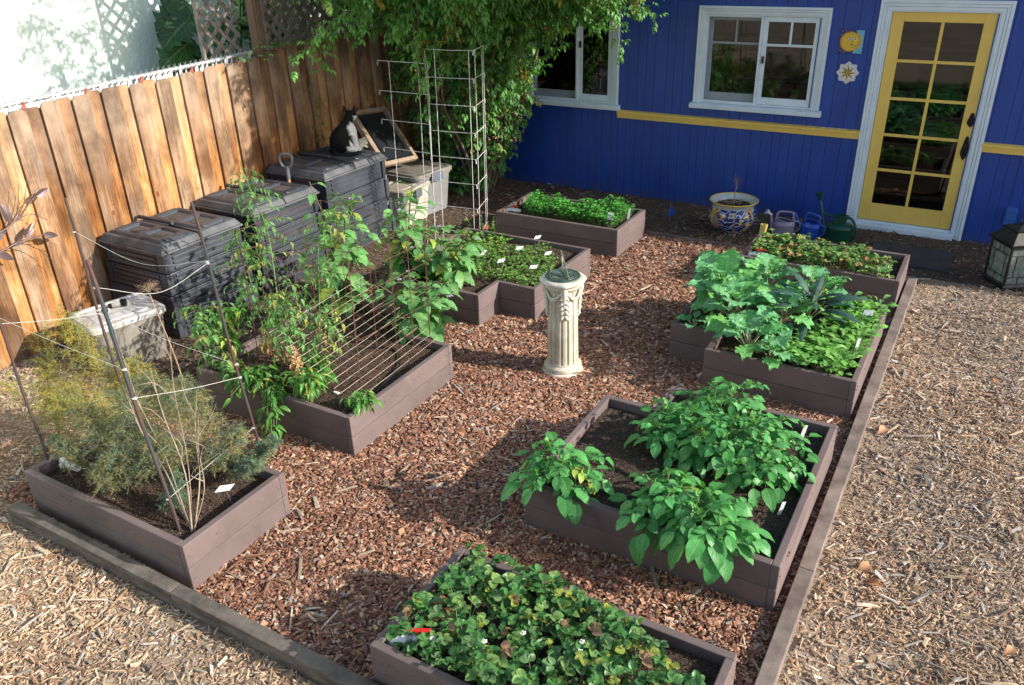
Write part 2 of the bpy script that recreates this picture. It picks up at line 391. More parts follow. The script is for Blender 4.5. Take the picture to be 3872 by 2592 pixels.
# ---------------------------------------------------------------- raised beds
M_SOIL = ground_mat('potting_soil', [(.3,(.012,.009,.007)), (.5,(.045,.032,.024)), (.68,(.12,.09,.065))], 110)
def bed(key, label, soil=.235, dry=.3, seed=0):
    poly = BEDS[key]; n = len(poly); cx = sum(p[0] for p in poly)/n; cy = sum(p[1] for p in poly)/n
    T = thing('raised_bed', label, 'raised bed', (cx, cy, 0), 'raised beds of brown recycled boards round the sundial')
    sgn = [((poly[i][0]-poly[i-1][0])*(poly[(i+1)%n][1]-poly[i][1])-(poly[i][1]-poly[i-1][1])*(poly[(i+1)%n][0]-poly[i][0])) > 0 for i in range(n)]
    r = rs(seed+5)
    for i in range(n):
        a = np.array(poly[i]); b = np.array(poly[(i+1)%n]); d = nrm(b-a); inw = np.array([-d[1], d[0]])
        b2 = b - d*t_ if sgn[(i+1)%n] else b + d*t_
        for z0, z1, off in ((-.03, .1405, 0), (.1435, HB, r.normal(0, .0012))):
            o = -inw*off
            q = [a+o, b2+o, b2+inw*t_+o, a+inw*t_+o]
            m = MB(); m.hexa([(*p, z0) for p in q], [(*p, z1) for p in q]); m.build('board', M_BED, T, bevel=.005)
            mid = MB()
        # screws near the ends of the face
        for e in (a+d*.02, b2-d*.02):
            for z in (.07, .215):
                s_ = MB(); pp = e-inw*.0015-inw*abs(0); s_.tube([(*(e+inw*.002), z), (*(e-inw*.003), z)], .0022, 6); s_.build('screw', M_DARKMETAL, T)
    # soil: height field with crumbs
    xs = [p[0] for p in poly]; ys = [p[1] for p in poly]; gx = np.arange(min(xs)+.03, max(xs)-.02, .012); gy = np.arange(min(ys)+.03, max(ys)-.02, .012)
    X, Y = np.meshgrid(gx, gy, indexing='ij'); Z = soil + .012*np.sin(X*7+seed)*np.cos(Y*8+seed) + r.normal(0, .0022, X.shape)
    ok = inpoly(X, Y, poly); k = len(gy); i = np.arange(len(gx)-1)[:,None]*k+np.arange(k-1)[None]; F = np.stack([i, i+k, i+k+1, i+1], -1).reshape(-1, 4)
    okf = ok.ravel()[F].all(1); F = F[okf]; used = np.unique(F); mp = np.zeros(X.size, int); mp[used] = np.arange(len(used))
    m = MB(); m.add(np.stack([X, Y, Z], -1).reshape(-1,3)[used], mp[F], (1,1,1))
    # crumbs, bark and white perlite
    for cnt, sz, c in ((int(12000*dry+4500), .010, (2.4,1.85,1.4)), (3600, .015, (1.4,.95,.7)), (650, .0075, (11,11,10.5))):
        x = r.uniform(min(xs), max(xs), cnt); y = r.uniform(min(ys), max(ys), cnt); kk = inpoly(x, y, poly) ; x, y = x[kk], y[kk]; q = len(x)
        P = np.stack([x, y, soil + .012*np.sin(x*7+seed)*np.cos(y*8+seed)+.002], -1); D3 = r.normal(0, 1, (q, 4, 3)); D3 = nrm(D3)*sz*r.uniform(.4, 1.1, (q,1,1))*.6
        V = (P[:,None]+D3).reshape(-1,3); FF = (np.array([(0,1,2),(0,2,3),(0,3,1),(1,3,2)])[None]+(np.arange(q)*4)[:,None,None]).reshape(-1,3)
        m.add(V, FF, np.array(c)*np.ones((q*4,1)))
    m.build('soil', M_SOILA, T)
    return T
m, nt, b = newmat('soil_crumbs'); v = coords(nt); nn = noise(nt, v, 120, 8, .75)
rr = ramp(nt, [(.3,(.02,.014,.01)), (.5,(.052,.036,.026)), (.7,(.115,.085,.06))], nn.outputs[0]); av = N(nt, 'ShaderNodeVertexColor', layer_name='Col')
xx = N(nt, 'ShaderNodeMix', data_type='RGBA', blend_type='MULTIPLY'); xx.inputs[0].default_value = 1; xx.clamp_result = True
nt.links.new(rr.outputs[0], xx.inputs[6]); nt.links.new(av.outputs[0], xx.inputs[7]); nt.links.new(xx.outputs[2], b.inputs['Base Color'])
bump(nt, b, nn.outputs[0], .8, .01); setin(b, 'Roughness', .95); M_SOILA = m
M_DARKMETAL = plain('dark_metal', (.03,.028,.027), .45, .6)
bed('A', 'raised bed holding the feathery asparagus, leftmost of the front beds', .225, .2, 1)
bed('B', 'raised bed with the rusty wire cage, tomatoes and pepper plants', .225, .8, 2)
bed('C', 'raised bed of carrot seedlings just behind the sundial, with a notched corner', .235, .6, 3)
bed('D', 'far raised bed filled with a strip of bright clover-like herb, nearest the blue wall', .24, .4, 4)
bed('E', 'raised bed of reddish strawberry leaves in front of the yellow door', .235, .4, 5)
bed('F', 'raised bed full of kale and turnip greens, right of the sundial', .225, .3, 6)
bed('G', 'raised bed of potato plants with a bare strip of dark soil', .225, .25, 7)
bed('H', 'nearest raised bed, packed with strawberry plants at the bottom edge', .225, .3, 8)

# edging boards
def edging(name, a, b, z0, z1, w_, mat, label, parts=None):
    T = thing('edging_board', label, 'edging', ((a[0]+b[0])/2, (a[1]+b[1])/2, 0)); a = np.array(a); b = np.array(b)
    L = np.linalg.norm(b-a); d = (b-a)/L; nn_ = np.array([-d[1], d[0]])*w_
    for s0, s1 in parts or [(0, 1)]:
        p = a+d*L*s0+d*.0015; q = b*1.0 if s1 == 1 else a+d*L*s1-d*.0015
        m = MB(); Q = [p, q, q+nn_, p+nn_]; m.hexa([(*x, z0) for x in Q], [(*x, z1) for x in Q]); m.build('board', mat, T, bevel=.004)
    return T
edging('r', (-.31,.5), (-.31,7.47), -.04, .062, .075, M_BED2, 'long weathered edging board running along the right side of the beds', [(0,.405),(.405,1)])
edging('f', (-4.33,1.665), (-.4,1.665), -.04, .10, .07, M_GREYTIMBER, 'grey timber edging running along the front below the asparagus bed', [(0,.345),(.345,1)])
edging('b', (-2.93,7.66), (-1.72,7.645), -.03, .035, .03, M_BED2, 'thin brown edging strip on the ground in front of the flower pot')
# ---------------------------------------------------------------- house
YH = 8.855
M_BLUE = pm('blue_paint', (.013,.060,.34), (.010,.046,.27), 1.6, .45, .25, (3,3,.6), dist=.003)
nt = M_BLUE.node_tree; b = nt.nodes['Principled BSDF']; src = b.inputs['Base Color'].links[0].from_socket; v = coords(nt); n9 = noise(nt, v, 5, 6, .75); sp = N(nt, 'ShaderNodeSeparateXYZ'); nt.links.new(v, sp.inputs[0])
a = N(nt, 'ShaderNodeMath', operation='MULTIPLY_ADD'); nt.links.new(sp.outputs[2], a.inputs[0]); a.inputs[1].default_value = -3.2; nt.links.new(n9.outputs[0], a.inputs[2]); rr = ramp(nt, [(.1,(0,0,0)), (.75,(.55,.55,.55))], a.outputs[0])
x = N(nt, 'ShaderNodeMix', data_type='RGBA'); nt.links.new(rr.outputs[0], x.inputs[0]); nt.links.new(src, x.inputs[6]); x.inputs[7].default_value = (.10,.095,.13,1)
n8 = noise(nt, v, 3, 8, .8); r8 = ramp(nt, [(.52,(0,0,0)), (.8,(.22,.22,.22))], n8.outputs[0]); x2 = N(nt, 'ShaderNodeMix', data_type='RGBA'); nt.links.new(r8.outputs[0], x2.inputs[0]); nt.links.new(x.outputs[2], x2.inputs[6]); x2.inputs[7].default_value = (.07,.13,.42,1); nt.links.new(x2.outputs[2], b.inputs['Base Color'])
M_WHITE = pm('white_paint', (.70,.78,.86), (.62,.70,.79), 5, .45, .12)
M_YEL = pm('yellow_paint', (.82,.56,.13), (.74,.49,.11), 3, .4, .15)
M_ROOF = pm('roof_shingle', (.12,.11,.1), (.06,.055,.05), 20, .9, .4)
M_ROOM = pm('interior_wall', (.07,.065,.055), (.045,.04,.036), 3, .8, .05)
M_CONC = pm('concrete', (.16,.11,.085), (.07,.045,.035), 6, .9, .5)
def glass():
    m, nt, b = newmat('window_glass'); L = nt.links
    gl = N(nt, 'ShaderNodeBsdfGlossy'); gl.inputs['Roughness'].default_value = .02; gl.inputs[0].default_value = (.9,.95,.95,1)
    tr = N(nt, 'ShaderNodeBsdfTransparent'); tr.inputs[0].default_value = (.5,.54,.52,1)
    fr = N(nt, 'ShaderNodeFresnel'); fr.inputs[0].default_value = 1.55; mx = N(nt, 'ShaderNodeMixShader')
    k = N(nt, 'ShaderNodeMath', operation='MULTIPLY_ADD'); k.inputs[1].default_value = .8; k.inputs[2].default_value = .02
    L.new(fr.outputs[0], k.inputs[0]); L.new(k.outputs[0], mx.inputs[0]); L.new(tr.outputs[0], mx.inputs[1]); L.new(gl.outputs[0], mx.inputs[2])
    L.new(mx.outputs[0], nt.nodes['Material Output'].inputs[0]); return m
M_GLASS = glass()
H = thing('garden_house', 'blue board-sided garden house with white trimmed windows, yellow door and yellow rail', 'house', (0, YH, 0))
OPEN = [(-5.0,-3.87,1.05,2.32), (-2.84,-1.66,1.15,2.06), (-1.075,-.145,.0,2.125)]   # x0 x1 z0 z1
XL, XR, ZT = -6.15, 8.0, 2.42
r = rs(11); m = MB(); x = XL; k = 0
edges = [XL]
while x < 2.6: x += r.choice([.085,.10,.115,.14]); edges.append(x)
edges.append(XR)
for a, b in zip(edges[:-1], edges[1:]):
    a2, b2 = a+.0012, b-.0012; cuts = [(z0, z1) for (x0, x1, z0, z1) in OPEN if x0 < (a+b)/2 < x1]
    spans = [(-.01, ZT)] if not cuts else [(-.01, cuts[0][0]), (cuts[0][1], ZT)]
    for z0, z1 in spans:
        if z1-z0 > .02: m.box((a2, YH+r.uniform(0,.0015), z0), (b2, YH+.02, z1))
m.build('siding', M_BLUE, H, bevel=.0018)
m = MB()   # backing sheet and shell around the room
xs = sorted(set([XL, XR]+[v for o in OPEN for v in o[:2]]))
for a, b in zip(xs[:-1], xs[1:]):
    cuts = [(z0, z1) for (x0, x1, z0, z1) in OPEN if x0 < (a+b)/2 < x1]
    for z0, z1 in ([(-.01, ZT)] if not cuts else [(-.01, cuts[0][0]), (cuts[0][1], ZT)]):
        if z1-z0 > .02: m.box((a, YH+.0205, z0), (b, YH+.10, z1))
m.build('wall_core', M_BLUE, H)
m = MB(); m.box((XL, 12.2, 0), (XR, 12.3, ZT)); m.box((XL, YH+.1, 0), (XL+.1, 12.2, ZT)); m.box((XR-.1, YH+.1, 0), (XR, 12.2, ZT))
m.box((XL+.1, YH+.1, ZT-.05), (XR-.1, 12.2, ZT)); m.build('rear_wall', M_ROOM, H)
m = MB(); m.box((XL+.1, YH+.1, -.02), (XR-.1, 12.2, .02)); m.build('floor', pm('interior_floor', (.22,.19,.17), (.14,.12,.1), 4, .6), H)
m = MB(); m.hexa([(XL-.15,YH-.06,ZT+.002),(XR+.15,YH-.06,ZT+.002),(XR+.15,12.5,ZT+.9),(XL-.15,12.5,ZT+.9)], [(XL-.15,YH-.06,ZT+.08),(XR+.15,YH-.06,ZT+.08),(XR+.15,12.5,ZT+.98),(XL-.15,12.5,ZT+.98)])
m.build('roof', M_ROOF, H)
m = MB(); m.box((XL, YH+.006, -.1), (XR, YH+.1, -.012)); m.build('foundation', M_CONC, H)
def rail(x0, x1, za, zb):
    m = MB(); m.hexa([(x0,YH-.042,za-.026),(x1,YH-.042,zb-.026),(x1,YH+.0,zb-.026),(x0,YH+.0,za-.026)], [(x0,YH-.042,za),(x1,YH-.042,zb),(x1,YH+.0,zb+.012),(x0,YH+.0,za+.012)])
    m.hexa([(x0,YH-.026,za-.078),(x1,YH-.026,zb-.078),(x1,YH+.0,zb-.078),(x0,YH+.0,za-.078)], [(x0,YH-.026,za-.028),(x1,YH-.026,zb-.028),(x1,YH+.0,zb-.028),(x0,YH+.0,za-.028)])
    o = m.build('trim_rail', M_YEL, H, bevel=.003); return o
rail(-3.80, -1.158, .99, .985); rail(-.072, 2.5, .97, .965); rail(XL, -4.97, .99, .99)

def casing(m, x0, x1, z0, z1, w_, sides='LRT', y=YH):
    """ridged casing round an opening: three stepped strips"""
    for i, (f0, f1, d) in enumerate(((0,.36,.020),(.38,.66,.027),(.68,1,.034))):
        a = w_*f0; b = w_*f1
        if 'L' in sides: m.box((x0-b, y-d, z0), (x0-a, y+.001, z1+a))
        if 'R' in sides: m.box((x1+a, y-d, z0), (x1+b, y+.001, z1+a))
        if 'T' in sides: m.box((x0-b, y-d, z1+a), (x1+b, y+.001, z1+b))
def sash(W, x0, x1, z0, z1, y, mat, st=.048, bot=.085, muntin=True, name='sash'):
    m = MB(); m.box((x0,y,z0),(x0+st,y+.035,z1)); m.box((x1-st,y,z0),(x1,y+.035,z1)); m.box((x0+st,y,z1-st),(x1-st,y+.035,z1)); m.box((x0+st,y,z0),(x1-st,y+.035,z0+bot))
    if muntin:
        zm = z1-.27; m.box((x0+st,y+.004,zm-.012),(x1-st,y+.031,zm+.012)); xm = (x0+x1)/2; m.box((xm-.011,y+.004,zm+.012),(xm+.011,y+.031,z1-st))
    o = m.build(name, mat, W, bevel=.002)
    m = MB(); m.box((x0+st-.003,y+.016,z0+bot-.003),(x1-st+.003,y+.020,z1-st+.003)); m.build('pane', M_GLASS, o)
    return o
M_SCREEN = pm('screened_paint', (.30,.33,.37), (.26,.29,.33), 5, .6, .1)
def window(x0, x1, z0, z1, label, xm=None, sides='LRT'):
    m = MB(); casing(m, x0, x1, z0, z1, .075, sides)
    # jambs
    m.box((x0,YH-.004,z0),(x0+.018,YH+.10,z1)); m.box((x1-.018,YH-.004,z0),(x1,YH+.10,z1)); m.box((x0+.018,YH-.004,z1-.018),(x1-.018,YH+.10,z1)); m.box((x0+.018,YH-.004,z0),(x1-.018,YH+.10,z0+.018))
    W = m.build('window', M_WHITE, H, bevel=.002); W['label'] = label
    xm = xm or (x0+x1)/2
    sash(W, x0+.02, xm+.02, z0+.02, z1-.02, YH+.055, M_SCREEN)
    m = MB(); m.box((xm-.012,YH-.012,z0+.018),(xm+.012,YH+.03,z1-.018)); m.box((x0+.018,YH-.008,z0+.018),(x0+.03,YH+.01,z1-.018)); m.box((x0+.03,YH-.008,z0+.018),(xm-.012,YH+.01,z0+.03)); m.box((x0+.03,YH-.008,z1-.03),(xm-.012,YH+.01,z1-.018))
    m.build('screen_frame', M_WHITE, W, bevel=.002)
    sash(W, xm+.013, x1-.02, z0+.02, z1-.02, YH+.008, M_WHITE, bot=.07)
    m = MB(); m.box((xm+.03,YH-.012,(z0+z1)/2-.02),(xm+.05,YH+.01,(z0+z1)/2+.05)); m.build('latch', M_DARKMETAL, W, bevel=.003)
    m = MB(); m.hexa([(x0-.105,YH-.065,z0-.058),(x1+.105,YH-.065,z0-.058),(x1+.105,YH+.0,z0-.058),(x0-.105,YH+.0,z0-.058)], [(x0-.105,YH-.065,z0-.012),(x1+.105,YH-.065,z0-.012),(x1+.105,YH+.0,z0-.001),(x0-.105,YH+.0,z0-.001)])
    m.build('sill', M_WHITE, W, bevel=.004)
    return W
window(-2.835, -1.662, 1.155, 2.055, 'double sliding window right of the vine, with upper muntins', -2.25)
window(-4.96, -3.875, 1.055, 2.30, 'window half hidden behind the climbing vine', -4.33, 'LR')

# door
m = MB(); casing(m, -1.068, -.152, -.005, 2.122, .092)
m.box((-1.068,YH-.005,.0),(-1.053,YH+.10,2.122)); m.box((-.167,YH-.005,.0),(-.152,YH+.10,2.122)); m.box((-1.053,YH-.005,2.107),(-.167,YH+.10,2.122))
fr = m.build('door_frame', M_WHITE, H, bevel=.002)
m = MB(); m.box((-1.16,YH-.045,-.075),(-.06,YH+.02,.0)); m.box((-1.085,YH-.075,.003),(-.135,YH+.05,.055)); m.box((-1.05,YH-.012,.057),(-.17,YH+.05,.085)); m.build('threshold', M_WHITE, H, bevel=.004)
dx0, dx1, dz0, dz1, dy = -1.05, -.17, .09, 2.105, YH+.012
px = [dx0+.108, dx0+.108+.315, dx1-.108-.315+.0, dx1-.108]; pz = [dz0+.175, dz1-.085]
m = MB(); m.box((dx0,dy,dz0),(px[0],dy+.04,dz1)); m.box((px[3],dy,dz0),(dx1,dy+.04,dz1)); m.box((px[0],dy,dz0),(px[3],dy+.04,pz[0])); m.box((px[0],dy,pz[1]),(px[3],dy+.04,dz1))
xc = (px[0]+px[3])/2; m.box((xc-.014,dy+.006,pz[0]),(xc+.014,dy+.034,pz[1])); hh = (pz[1]-pz[0])/5
for i in range(1, 5):
    z = pz[0]+hh*i; m.box((px[0],dy+.006,z-.014),(xc-.014,dy+.034,z+.014)); m.box((xc+.014,dy+.006,z-.014),(px[3],dy+.034,z+.014))
DO = m.build('door', M_YEL, H, bevel=.004)
for i in range(5):
    for a, b in ((px[0], xc), (xc, px[3])):
        z = pz[0]+hh*i; m = MB(); m.box((a-.002,dy+.018,z),(b+.002,dy+.022,z+hh)); m.build('pane', M_GLASS, DO)
M_IRON = plain('black_iron', (.012,.011,.011), .4, .5)
def plate(zc, h, knob):
    n = 12; P = []
    for i in range(n*2):
        a = PI*i/n; w_ = .030+.007*math.cos(3*a); P.append((w_*math.sin(a)*(1 if abs(math.cos(a)) < .9 else .75), h/2*math.cos(a)*(1+.05*math.cos(4*a))))
    m = MB(); m.prism(P[::-1], 0, .008, frame((0,0,1),(0,-1,0)), (-.205, dy-.001, zc)); return m
fz = frame((0,0,1), (0,-1,0))
m = plate(1.171, .13, 0); m.tube([(-.205,dy-.008,1.171),(-.205,dy-.03,1.171)], [.017,.014], 12); m.build('lock', M_IRON, DO, bevel=.002)
m = plate(.905, .225, 1); m.tube([(-.205,dy-.008,.95),(-.205,dy-.04,.95)], .008, 8)
m.tube(interp([(-.205,dy-.045,.955),(-.207,dy-.05,.92),(-.205,dy-.046,.87),(-.205,dy-.02,.845)], 12), [.008,.009,.01,.011,.011,.011,.01,.009,.008,.007,.006,.006], 8)
m.build('handle', M_IRON, DO, bevel=.002)
# outlet box on the siding
m = MB(); m.box((.262,YH-.045,.23),(.355,YH+.002,.40)); m.box((.255,YH-.06,.355),(.362,YH-.0,.368)); m.box((.255,YH-.06,.285),(.362,YH-.0,.295)); m.box((.258,YH-.052,.222),(.36,YH-.0,.24))
m.build('outlet_box', pm('light_blue_paint', (.04,.14,.5), None, 5, .5), H, bevel=.003)

# things inside, seen through the glass
M_SHELF = pm('shelf_metal', (.5,.5,.48), None, 4, .5); M_CARD = pm('cardboard', (.3,.17,.08), (.22,.12,.05), 4, .9)
def shelf(x0, x1, y, label):
    T = thing('shelving_unit', label, 'shelf', ((x0+x1)/2, y, 0))
    for i, z in enumerate((.3,.7,1.15,1.6,2.0)):
        m = MB(); m.box((x0,y,z),(x1,y+.45,z+.03)); m.build('shelf_board', M_SHELF, T)
    for xx_ in (x0, x1-.03):
        for yy in (y, y+.42): m = MB(); m.box((xx_-.001,yy-.001,.02),(xx_+.031,yy+.031,2.1)); m.build('upright', M_SHELF, T)
shelf(-1.9, -.2, 10.2, 'pale shelving unit standing inside behind the yellow door')
shelf(-3.2, -2.0, 10.4, 'pale shelving unit standing inside behind the right window')
r = rs(5)
ibx = [(-1.55,.33,.34,.3,(.55,.55,.52)),(-.95,.73,.4,.28,(.5,.5,.48)),(-.6,.33,.3,.25,(.2,.1,.05)),(-1.6,.73,.3,.33,(.3,.17,.08)),(-1.2,1.18,.35,.3,(.3,.17,.08)),(-.7,1.18,.3,.25,(.55,.55,.5)),
       (-3.0,1.18,.35,.3,(.28,.13,.06)),(-2.5,1.18,.3,.3,(.45,.45,.42)),(-2.9,.73,.4,.3,(.3,.17,.08)),(-2.45,1.63,.35,.28,(.25,.1,.05))]
where = ['low left on the shelf behind the door','on the middle shelf right behind the door','low right on the shelf behind the door','on the middle shelf left behind the door','upper middle behind the door','upper right behind the door',
         'left on the shelf behind the window','right on the shelf behind the window','low on the shelf behind the window','highest on the shelf behind the window']
for (bx, bz, bw, bh, c), wl in zip(ibx, where):
    T = thing('storage_box', ('pale' if c[0] > .4 else 'brown')+' storage box '+wl, 'box', (bx+bw/2, 10.4 if bx > -2 else 10.6, bz)); y = 10.25 if bx > -2 else 10.45
    m = MB(); m.box((bx,y,bz),(bx+bw,y+.3,bz+bh-.03)); m.build('body', plain('box%d' % int(c[0]*100), c, .8), T, bevel=.006)
    m = MB(); m.box((bx-.008,y-.008,bz+bh-.03),(bx+bw+.008,y+.308,bz+bh)); m.build('lid', plain('boxl%d' % int(c[0]*100), tuple(min(.8, q*1.15) for q in c), .8), T, bevel=.004)
for (cx_, cy_, rr_), wl in zip([(-.95,9.45,.2),(-.45,9.65,.34),(-.15,9.25,.22)], ['left, half hidden by the door stile','largest, in the middle of the room','right, nearest the door']):
    m = MB(); m.lathe([(0.001,.021),(rr_*.95,.021),(rr_,.025),(rr_*.97,.03),(.001,.031)], (cx_,cy_,0), 28); o = m.build('floor_mat', pm('rust_mat', (.30,.075,.025), (.2,.05,.02), 8, .9), None, origin=(cx_,cy_,0))
    tag(o, 'round rust coloured mat on the floor inside, '+wl, 'mat')
# ---------------------------------------------------------------- fence
def woodmat(name='cedar', stops=None, grey=1.):
    m, nt, b = newmat(name); L = nt.links; tc = nt.nodes.new('ShaderNodeTexCoord'); oi = nt.nodes.new('ShaderNodeObjectInfo')
    sc = N(nt, 'ShaderNodeVectorMath', operation='SCALE'); sc.inputs[0].default_value = (37,23,51); L.new(oi.outputs['Random'], sc.inputs['Scale'])
    ad = N(nt, 'ShaderNodeVectorMath', operation='ADD'); L.new(tc.outputs['Object'], ad.inputs[0]); L.new(sc.outputs[0], ad.inputs[1])
    def mp(s, src=None):
        k = nt.nodes.new('ShaderNodeMapping'); k.inputs['Scale'].default_value = s; L.new(src or ad.outputs[0], k.inputs[0]); return k.outputs[0]
    def M(op, p, q=None, c=None):
        k = N(nt, 'ShaderNodeMath', operation=op)
        for i, z in enumerate((p, q, c)):
            if z is None: continue
            if isinstance(z, (int, float)): k.inputs[i].default_value = z
            else: L.new(z, k.inputs[i])
        return k.outputs[0]
    # knots
    vo = nt.nodes.new('ShaderNodeTexVoronoi'); vo.inputs['Scale'].default_value = 1; L.new(mp((0.0,6.2,3.4)), vo.inputs['Vector'])
    d = vo.outputs['Distance']; sel = N(nt, 'ShaderNodeSeparateColor'); L.new(vo.outputs['Color'], sel.inputs[0])
    has = M('GREATER_THAN', sel.outputs[0], .58); core = M('MULTIPLY', M('LESS_THAN', d, .085), has)
    halo = M('MULTIPLY', M('SUBTRACT', 1.0, M('MINIMUM', M('DIVIDE', d, .30), 1.0)), has)
    # grain rings bent round the knots
    n0 = noise(nt, mp((4,4,.55)), 1.4, 3, .5); n0o = M('ADD', n0.outputs[0], M('MULTIPLY', halo, .22))
    rings = M('FRACT', M('MULTIPLY', n0o, 15.0)); tri = M('ABSOLUTE', M('SUBTRACT', rings, .5))
    fine = noise(nt, mp((90,90,3)), 1.2, 3, .6)
    big = noise(nt, mp((5,5,.9)), 1.0, 3, .6)
    r1 = ramp(nt, stops, M('ADD', M('MULTIPLY', big.outputs[0], .95), M('MULTIPLY', tri, .12)))
    def mix(a, b_, f, mode='MIX'):
        x = N(nt, 'ShaderNodeMix', data_type='RGBA', blend_type=mode)
        for s_, z in ((0, f), (6, a), (7, b_)):
            if isinstance(z, (int, float)): x.inputs[s_].default_value = z
            elif isinstance(z, tuple): x.inputs[s_].default_value = (*z, 1)
            else: L.new(z, x.inputs[s_])
        return x.outputs[2]
    # per board tone
    rb = ramp(nt, [(0,(.62,.56,.52)), (.3,(1.0,.92,.85)), (.6,(1.15,1.2,1.28)), (.8,(.85,.74,.62)), (1,(1.1,1.05,1.0))], oi.outputs['Random'])
    c = mix(r1.outputs[0], rb.outputs[0], 1.0, 'MULTIPLY')
    c = mix(c, (.30,.135,.06), M('MULTIPLY', halo, .55))
    c = mix(c, (.13,.05,.02), M('MULTIPLY', core, .85))
    f2 = ramp(nt, [(.35,(.62,.58,.55)), (.6,(1.08,1.08,1.08))], fine.outputs[0]); c = mix(c, f2.outputs[0], .9, 'MULTIPLY')
    # greyed upper ends (weather)
    sp = N(nt, 'ShaderNodeSeparateXYZ'); L.new(tc.outputs['Object'], sp.inputs[0])
    top = M('MULTIPLY', M('SUBTRACT', sp.outputs[2], M('MULTIPLY', big.outputs[0], .9)), 1.15); top = M('MINIMUM', M('MAXIMUM', M('SUBTRACT', top, .75), 0.0), .72*grey)
    c = mix(c, (.30,.235,.18), top)
    st = noise(nt, mp((26,26,1.1)), 1.0, 5, .7); c = mix(c, (.085,.05,.032), M('MULTIPLY', M('GREATER_THAN', st.outputs[0], .60), .42)); bl = noise(nt, mp((2.2,2.2,1.6)), 1.5, 4, .65); rb2 = ramp(nt, [(.38,(.48,.44,.42)), (.60,(1.2,1.2,1.2))], bl.outputs[0]); c = mix(c, rb2.outputs[0], .85, 'MULTIPLY')
    L.new(c, b.inputs['Base Color']); setin(b, 'Roughness', .75); setin(b, 'Specular IOR Level', .25)
    bump(nt, b, M('ADD', fine.outputs[0], M('MULTIPLY', tri, .4)), .35, .004); return m
M_CEDAR = woodmat('cedar', [(.30,(.12,.060,.032)), (.45,(.27,.145,.070)), (.56,(.40,.26,.155)), (.70,(.38,.31,.24))])
M_CEDARF = woodmat('fresh_cedar', [(.30,(.18,.072,.024)), (.45,(.36,.165,.052)), (.56,(.50,.29,.12)), (.70,(.46,.33,.20))], .6)
M_RAILW = pm('old_fence_rail', (.2,.13,.08), (.1,.06,.04), 8, .85, .4, (1,.2,1))
XF = -6.17
FE = thing('wooden_fence', 'tall cedar board-on-board fence with dog-eared tops running along the left side', 'fence', (XF, 5.5, 0))
FE['label'] = 'tall orange brown cedar board fence with dog-eared tops along the left'
r = rs(21); y = 2.27; k = 0
while y < 8.8:
    ztop = 1.825+.018*(y-3)+r.normal(0, .006) if y < 5.75 else 1.915+r.normal(0, .003)
    for front, y0, w_ in ((1, y, .142), (0, y+.128, .146)):
        x = XF+(.0 if front else -.024)+r.normal(0, .0012); zt = ztop+r.normal(0, .006); e = .028 if y0 < 5.7 else .004
        P = [(y0,-.02),(y0+w_,-.02),(y0+w_,zt-e),(y0+w_-e,zt),(y0+e,zt),(y0,zt-e)]
        m = MB(); m.prism(P, -.009, .009, np.array([(0,0,1),(1,0,0),(0,1,0)], float), (x, 0, 0)); m.build('plank', M_CEDAR if front else M_CEDARF, FE, bevel=.0015)
    y += .257
for z in (.35, 1.0, 1.62): m = MB(); m.box((XF-.075,2.2,z),(XF-.036,8.85,z+.09)); m.build('rail', M_RAILW, FE)
for yy in (3.45, 8.3): m = MB(); m.box((XF-.165,yy,-.1),(XF-.076,yy+.09,1.8)); m.build('post', M_RAILW, FE)
# taller part with lattice
M_LAT = pm('lattice_wood', (.16,.135,.12), (.085,.07,.062), 9, .85, .4, rnd=True)
M_LATP = pm('lattice_post_wood', (.21,.135,.09), (.13,.08,.055), 7, .8, .4, (1,1,.2))
def lattice(name, x, y0, y1, z0, z1, step, sw, mat, label, post=None):
    T = thing(name, label, 'lattice', (x, (y0+y1)/2, z0)); a = 0
    for lay, sg in ((0, 1), (1, -1)):
        m = MB(); c = -3.; H_ = z1-z0
        c = y0-H_
        while c < y1+H_:
            # strip from (c, z0) going 45 degrees
            p0 = (c, z0) if sg > 0 else (c, z0); d = np.array([sg, 1.])
            ts = np.linspace(0, H_, 2)
            q0 = np.array(p0); s0 = 0; s1 = H_
            yA = q0[0]
            if sg > 0: s0 = max(0, y0-yA); s1 = min(H_, y1-yA)
            else: s0 = max(0, yA-y1); s1 = min(H_, yA-y0)
            if s1-s0 > .03:
                A = q0+d*s0; B = q0+d*s1; n_ = nrm(np.array([-d[1], d[0]]))*sw/2; xx_ = x+(.004 if lay else -.004)
                Q = [A-n_, B-n_, B+n_, A+n_]; m.prism([(q[0], q[1]) for q in Q] if sg > 0 else [(q[0], q[1]) for q in Q], -.0035, .0035, np.array([(0,0,1),(1,0,0),(0,1,0)], float), (xx_,0,0))
            c += step
        m.build('strip_layer', mat, T)
    m = MB(); m.box((x-.018,y0,z0-.04),(x+.018,y1,z0-.001)); m.box((x-.018,y0-.03,z0-.04),(x+.018,y0-.001,z1)); m.build('frame', mat, T, bevel=.002)
    return T
lattice('lattice_panel', XF-.01, 5.92, 8.8, 1.96, 3.1, .135, .046, pm('brown_lattice_wood', (.24,.20,.18), (.12,.095,.08), 9, .85, .4), 'dark close-woven lattice topping the fence behind the vine')
T = lattice('lattice_panel', XF-.25, 5.36, 5.80, 1.62, 3.0, .15, .036, pm('pale_lattice_wood', (.25,.225,.205), (.13,.115,.10), 9, .85, .4), 'pale grey open lattice panel left of the brown post, behind the fence')
m = MB(); m.box((XF-.12,5.815,-.1),(XF-.032,5.905,3.05)); m.box((XF-.031,5.83,1.99),(XF-.012,5.89,3.0))
o = m.build('fence_post', M_LATP, None, bevel=.004, origin=(XF,5.86,0)); tag(o, 'reddish brown post rising above the fence between the two lattice panels', 'post')
m = MB(); m.box((XF-.03,5.91,1.918),(XF+.045,8.8,1.955)); m.build('cap_rail', M_RAILW, FE, bevel=.003)
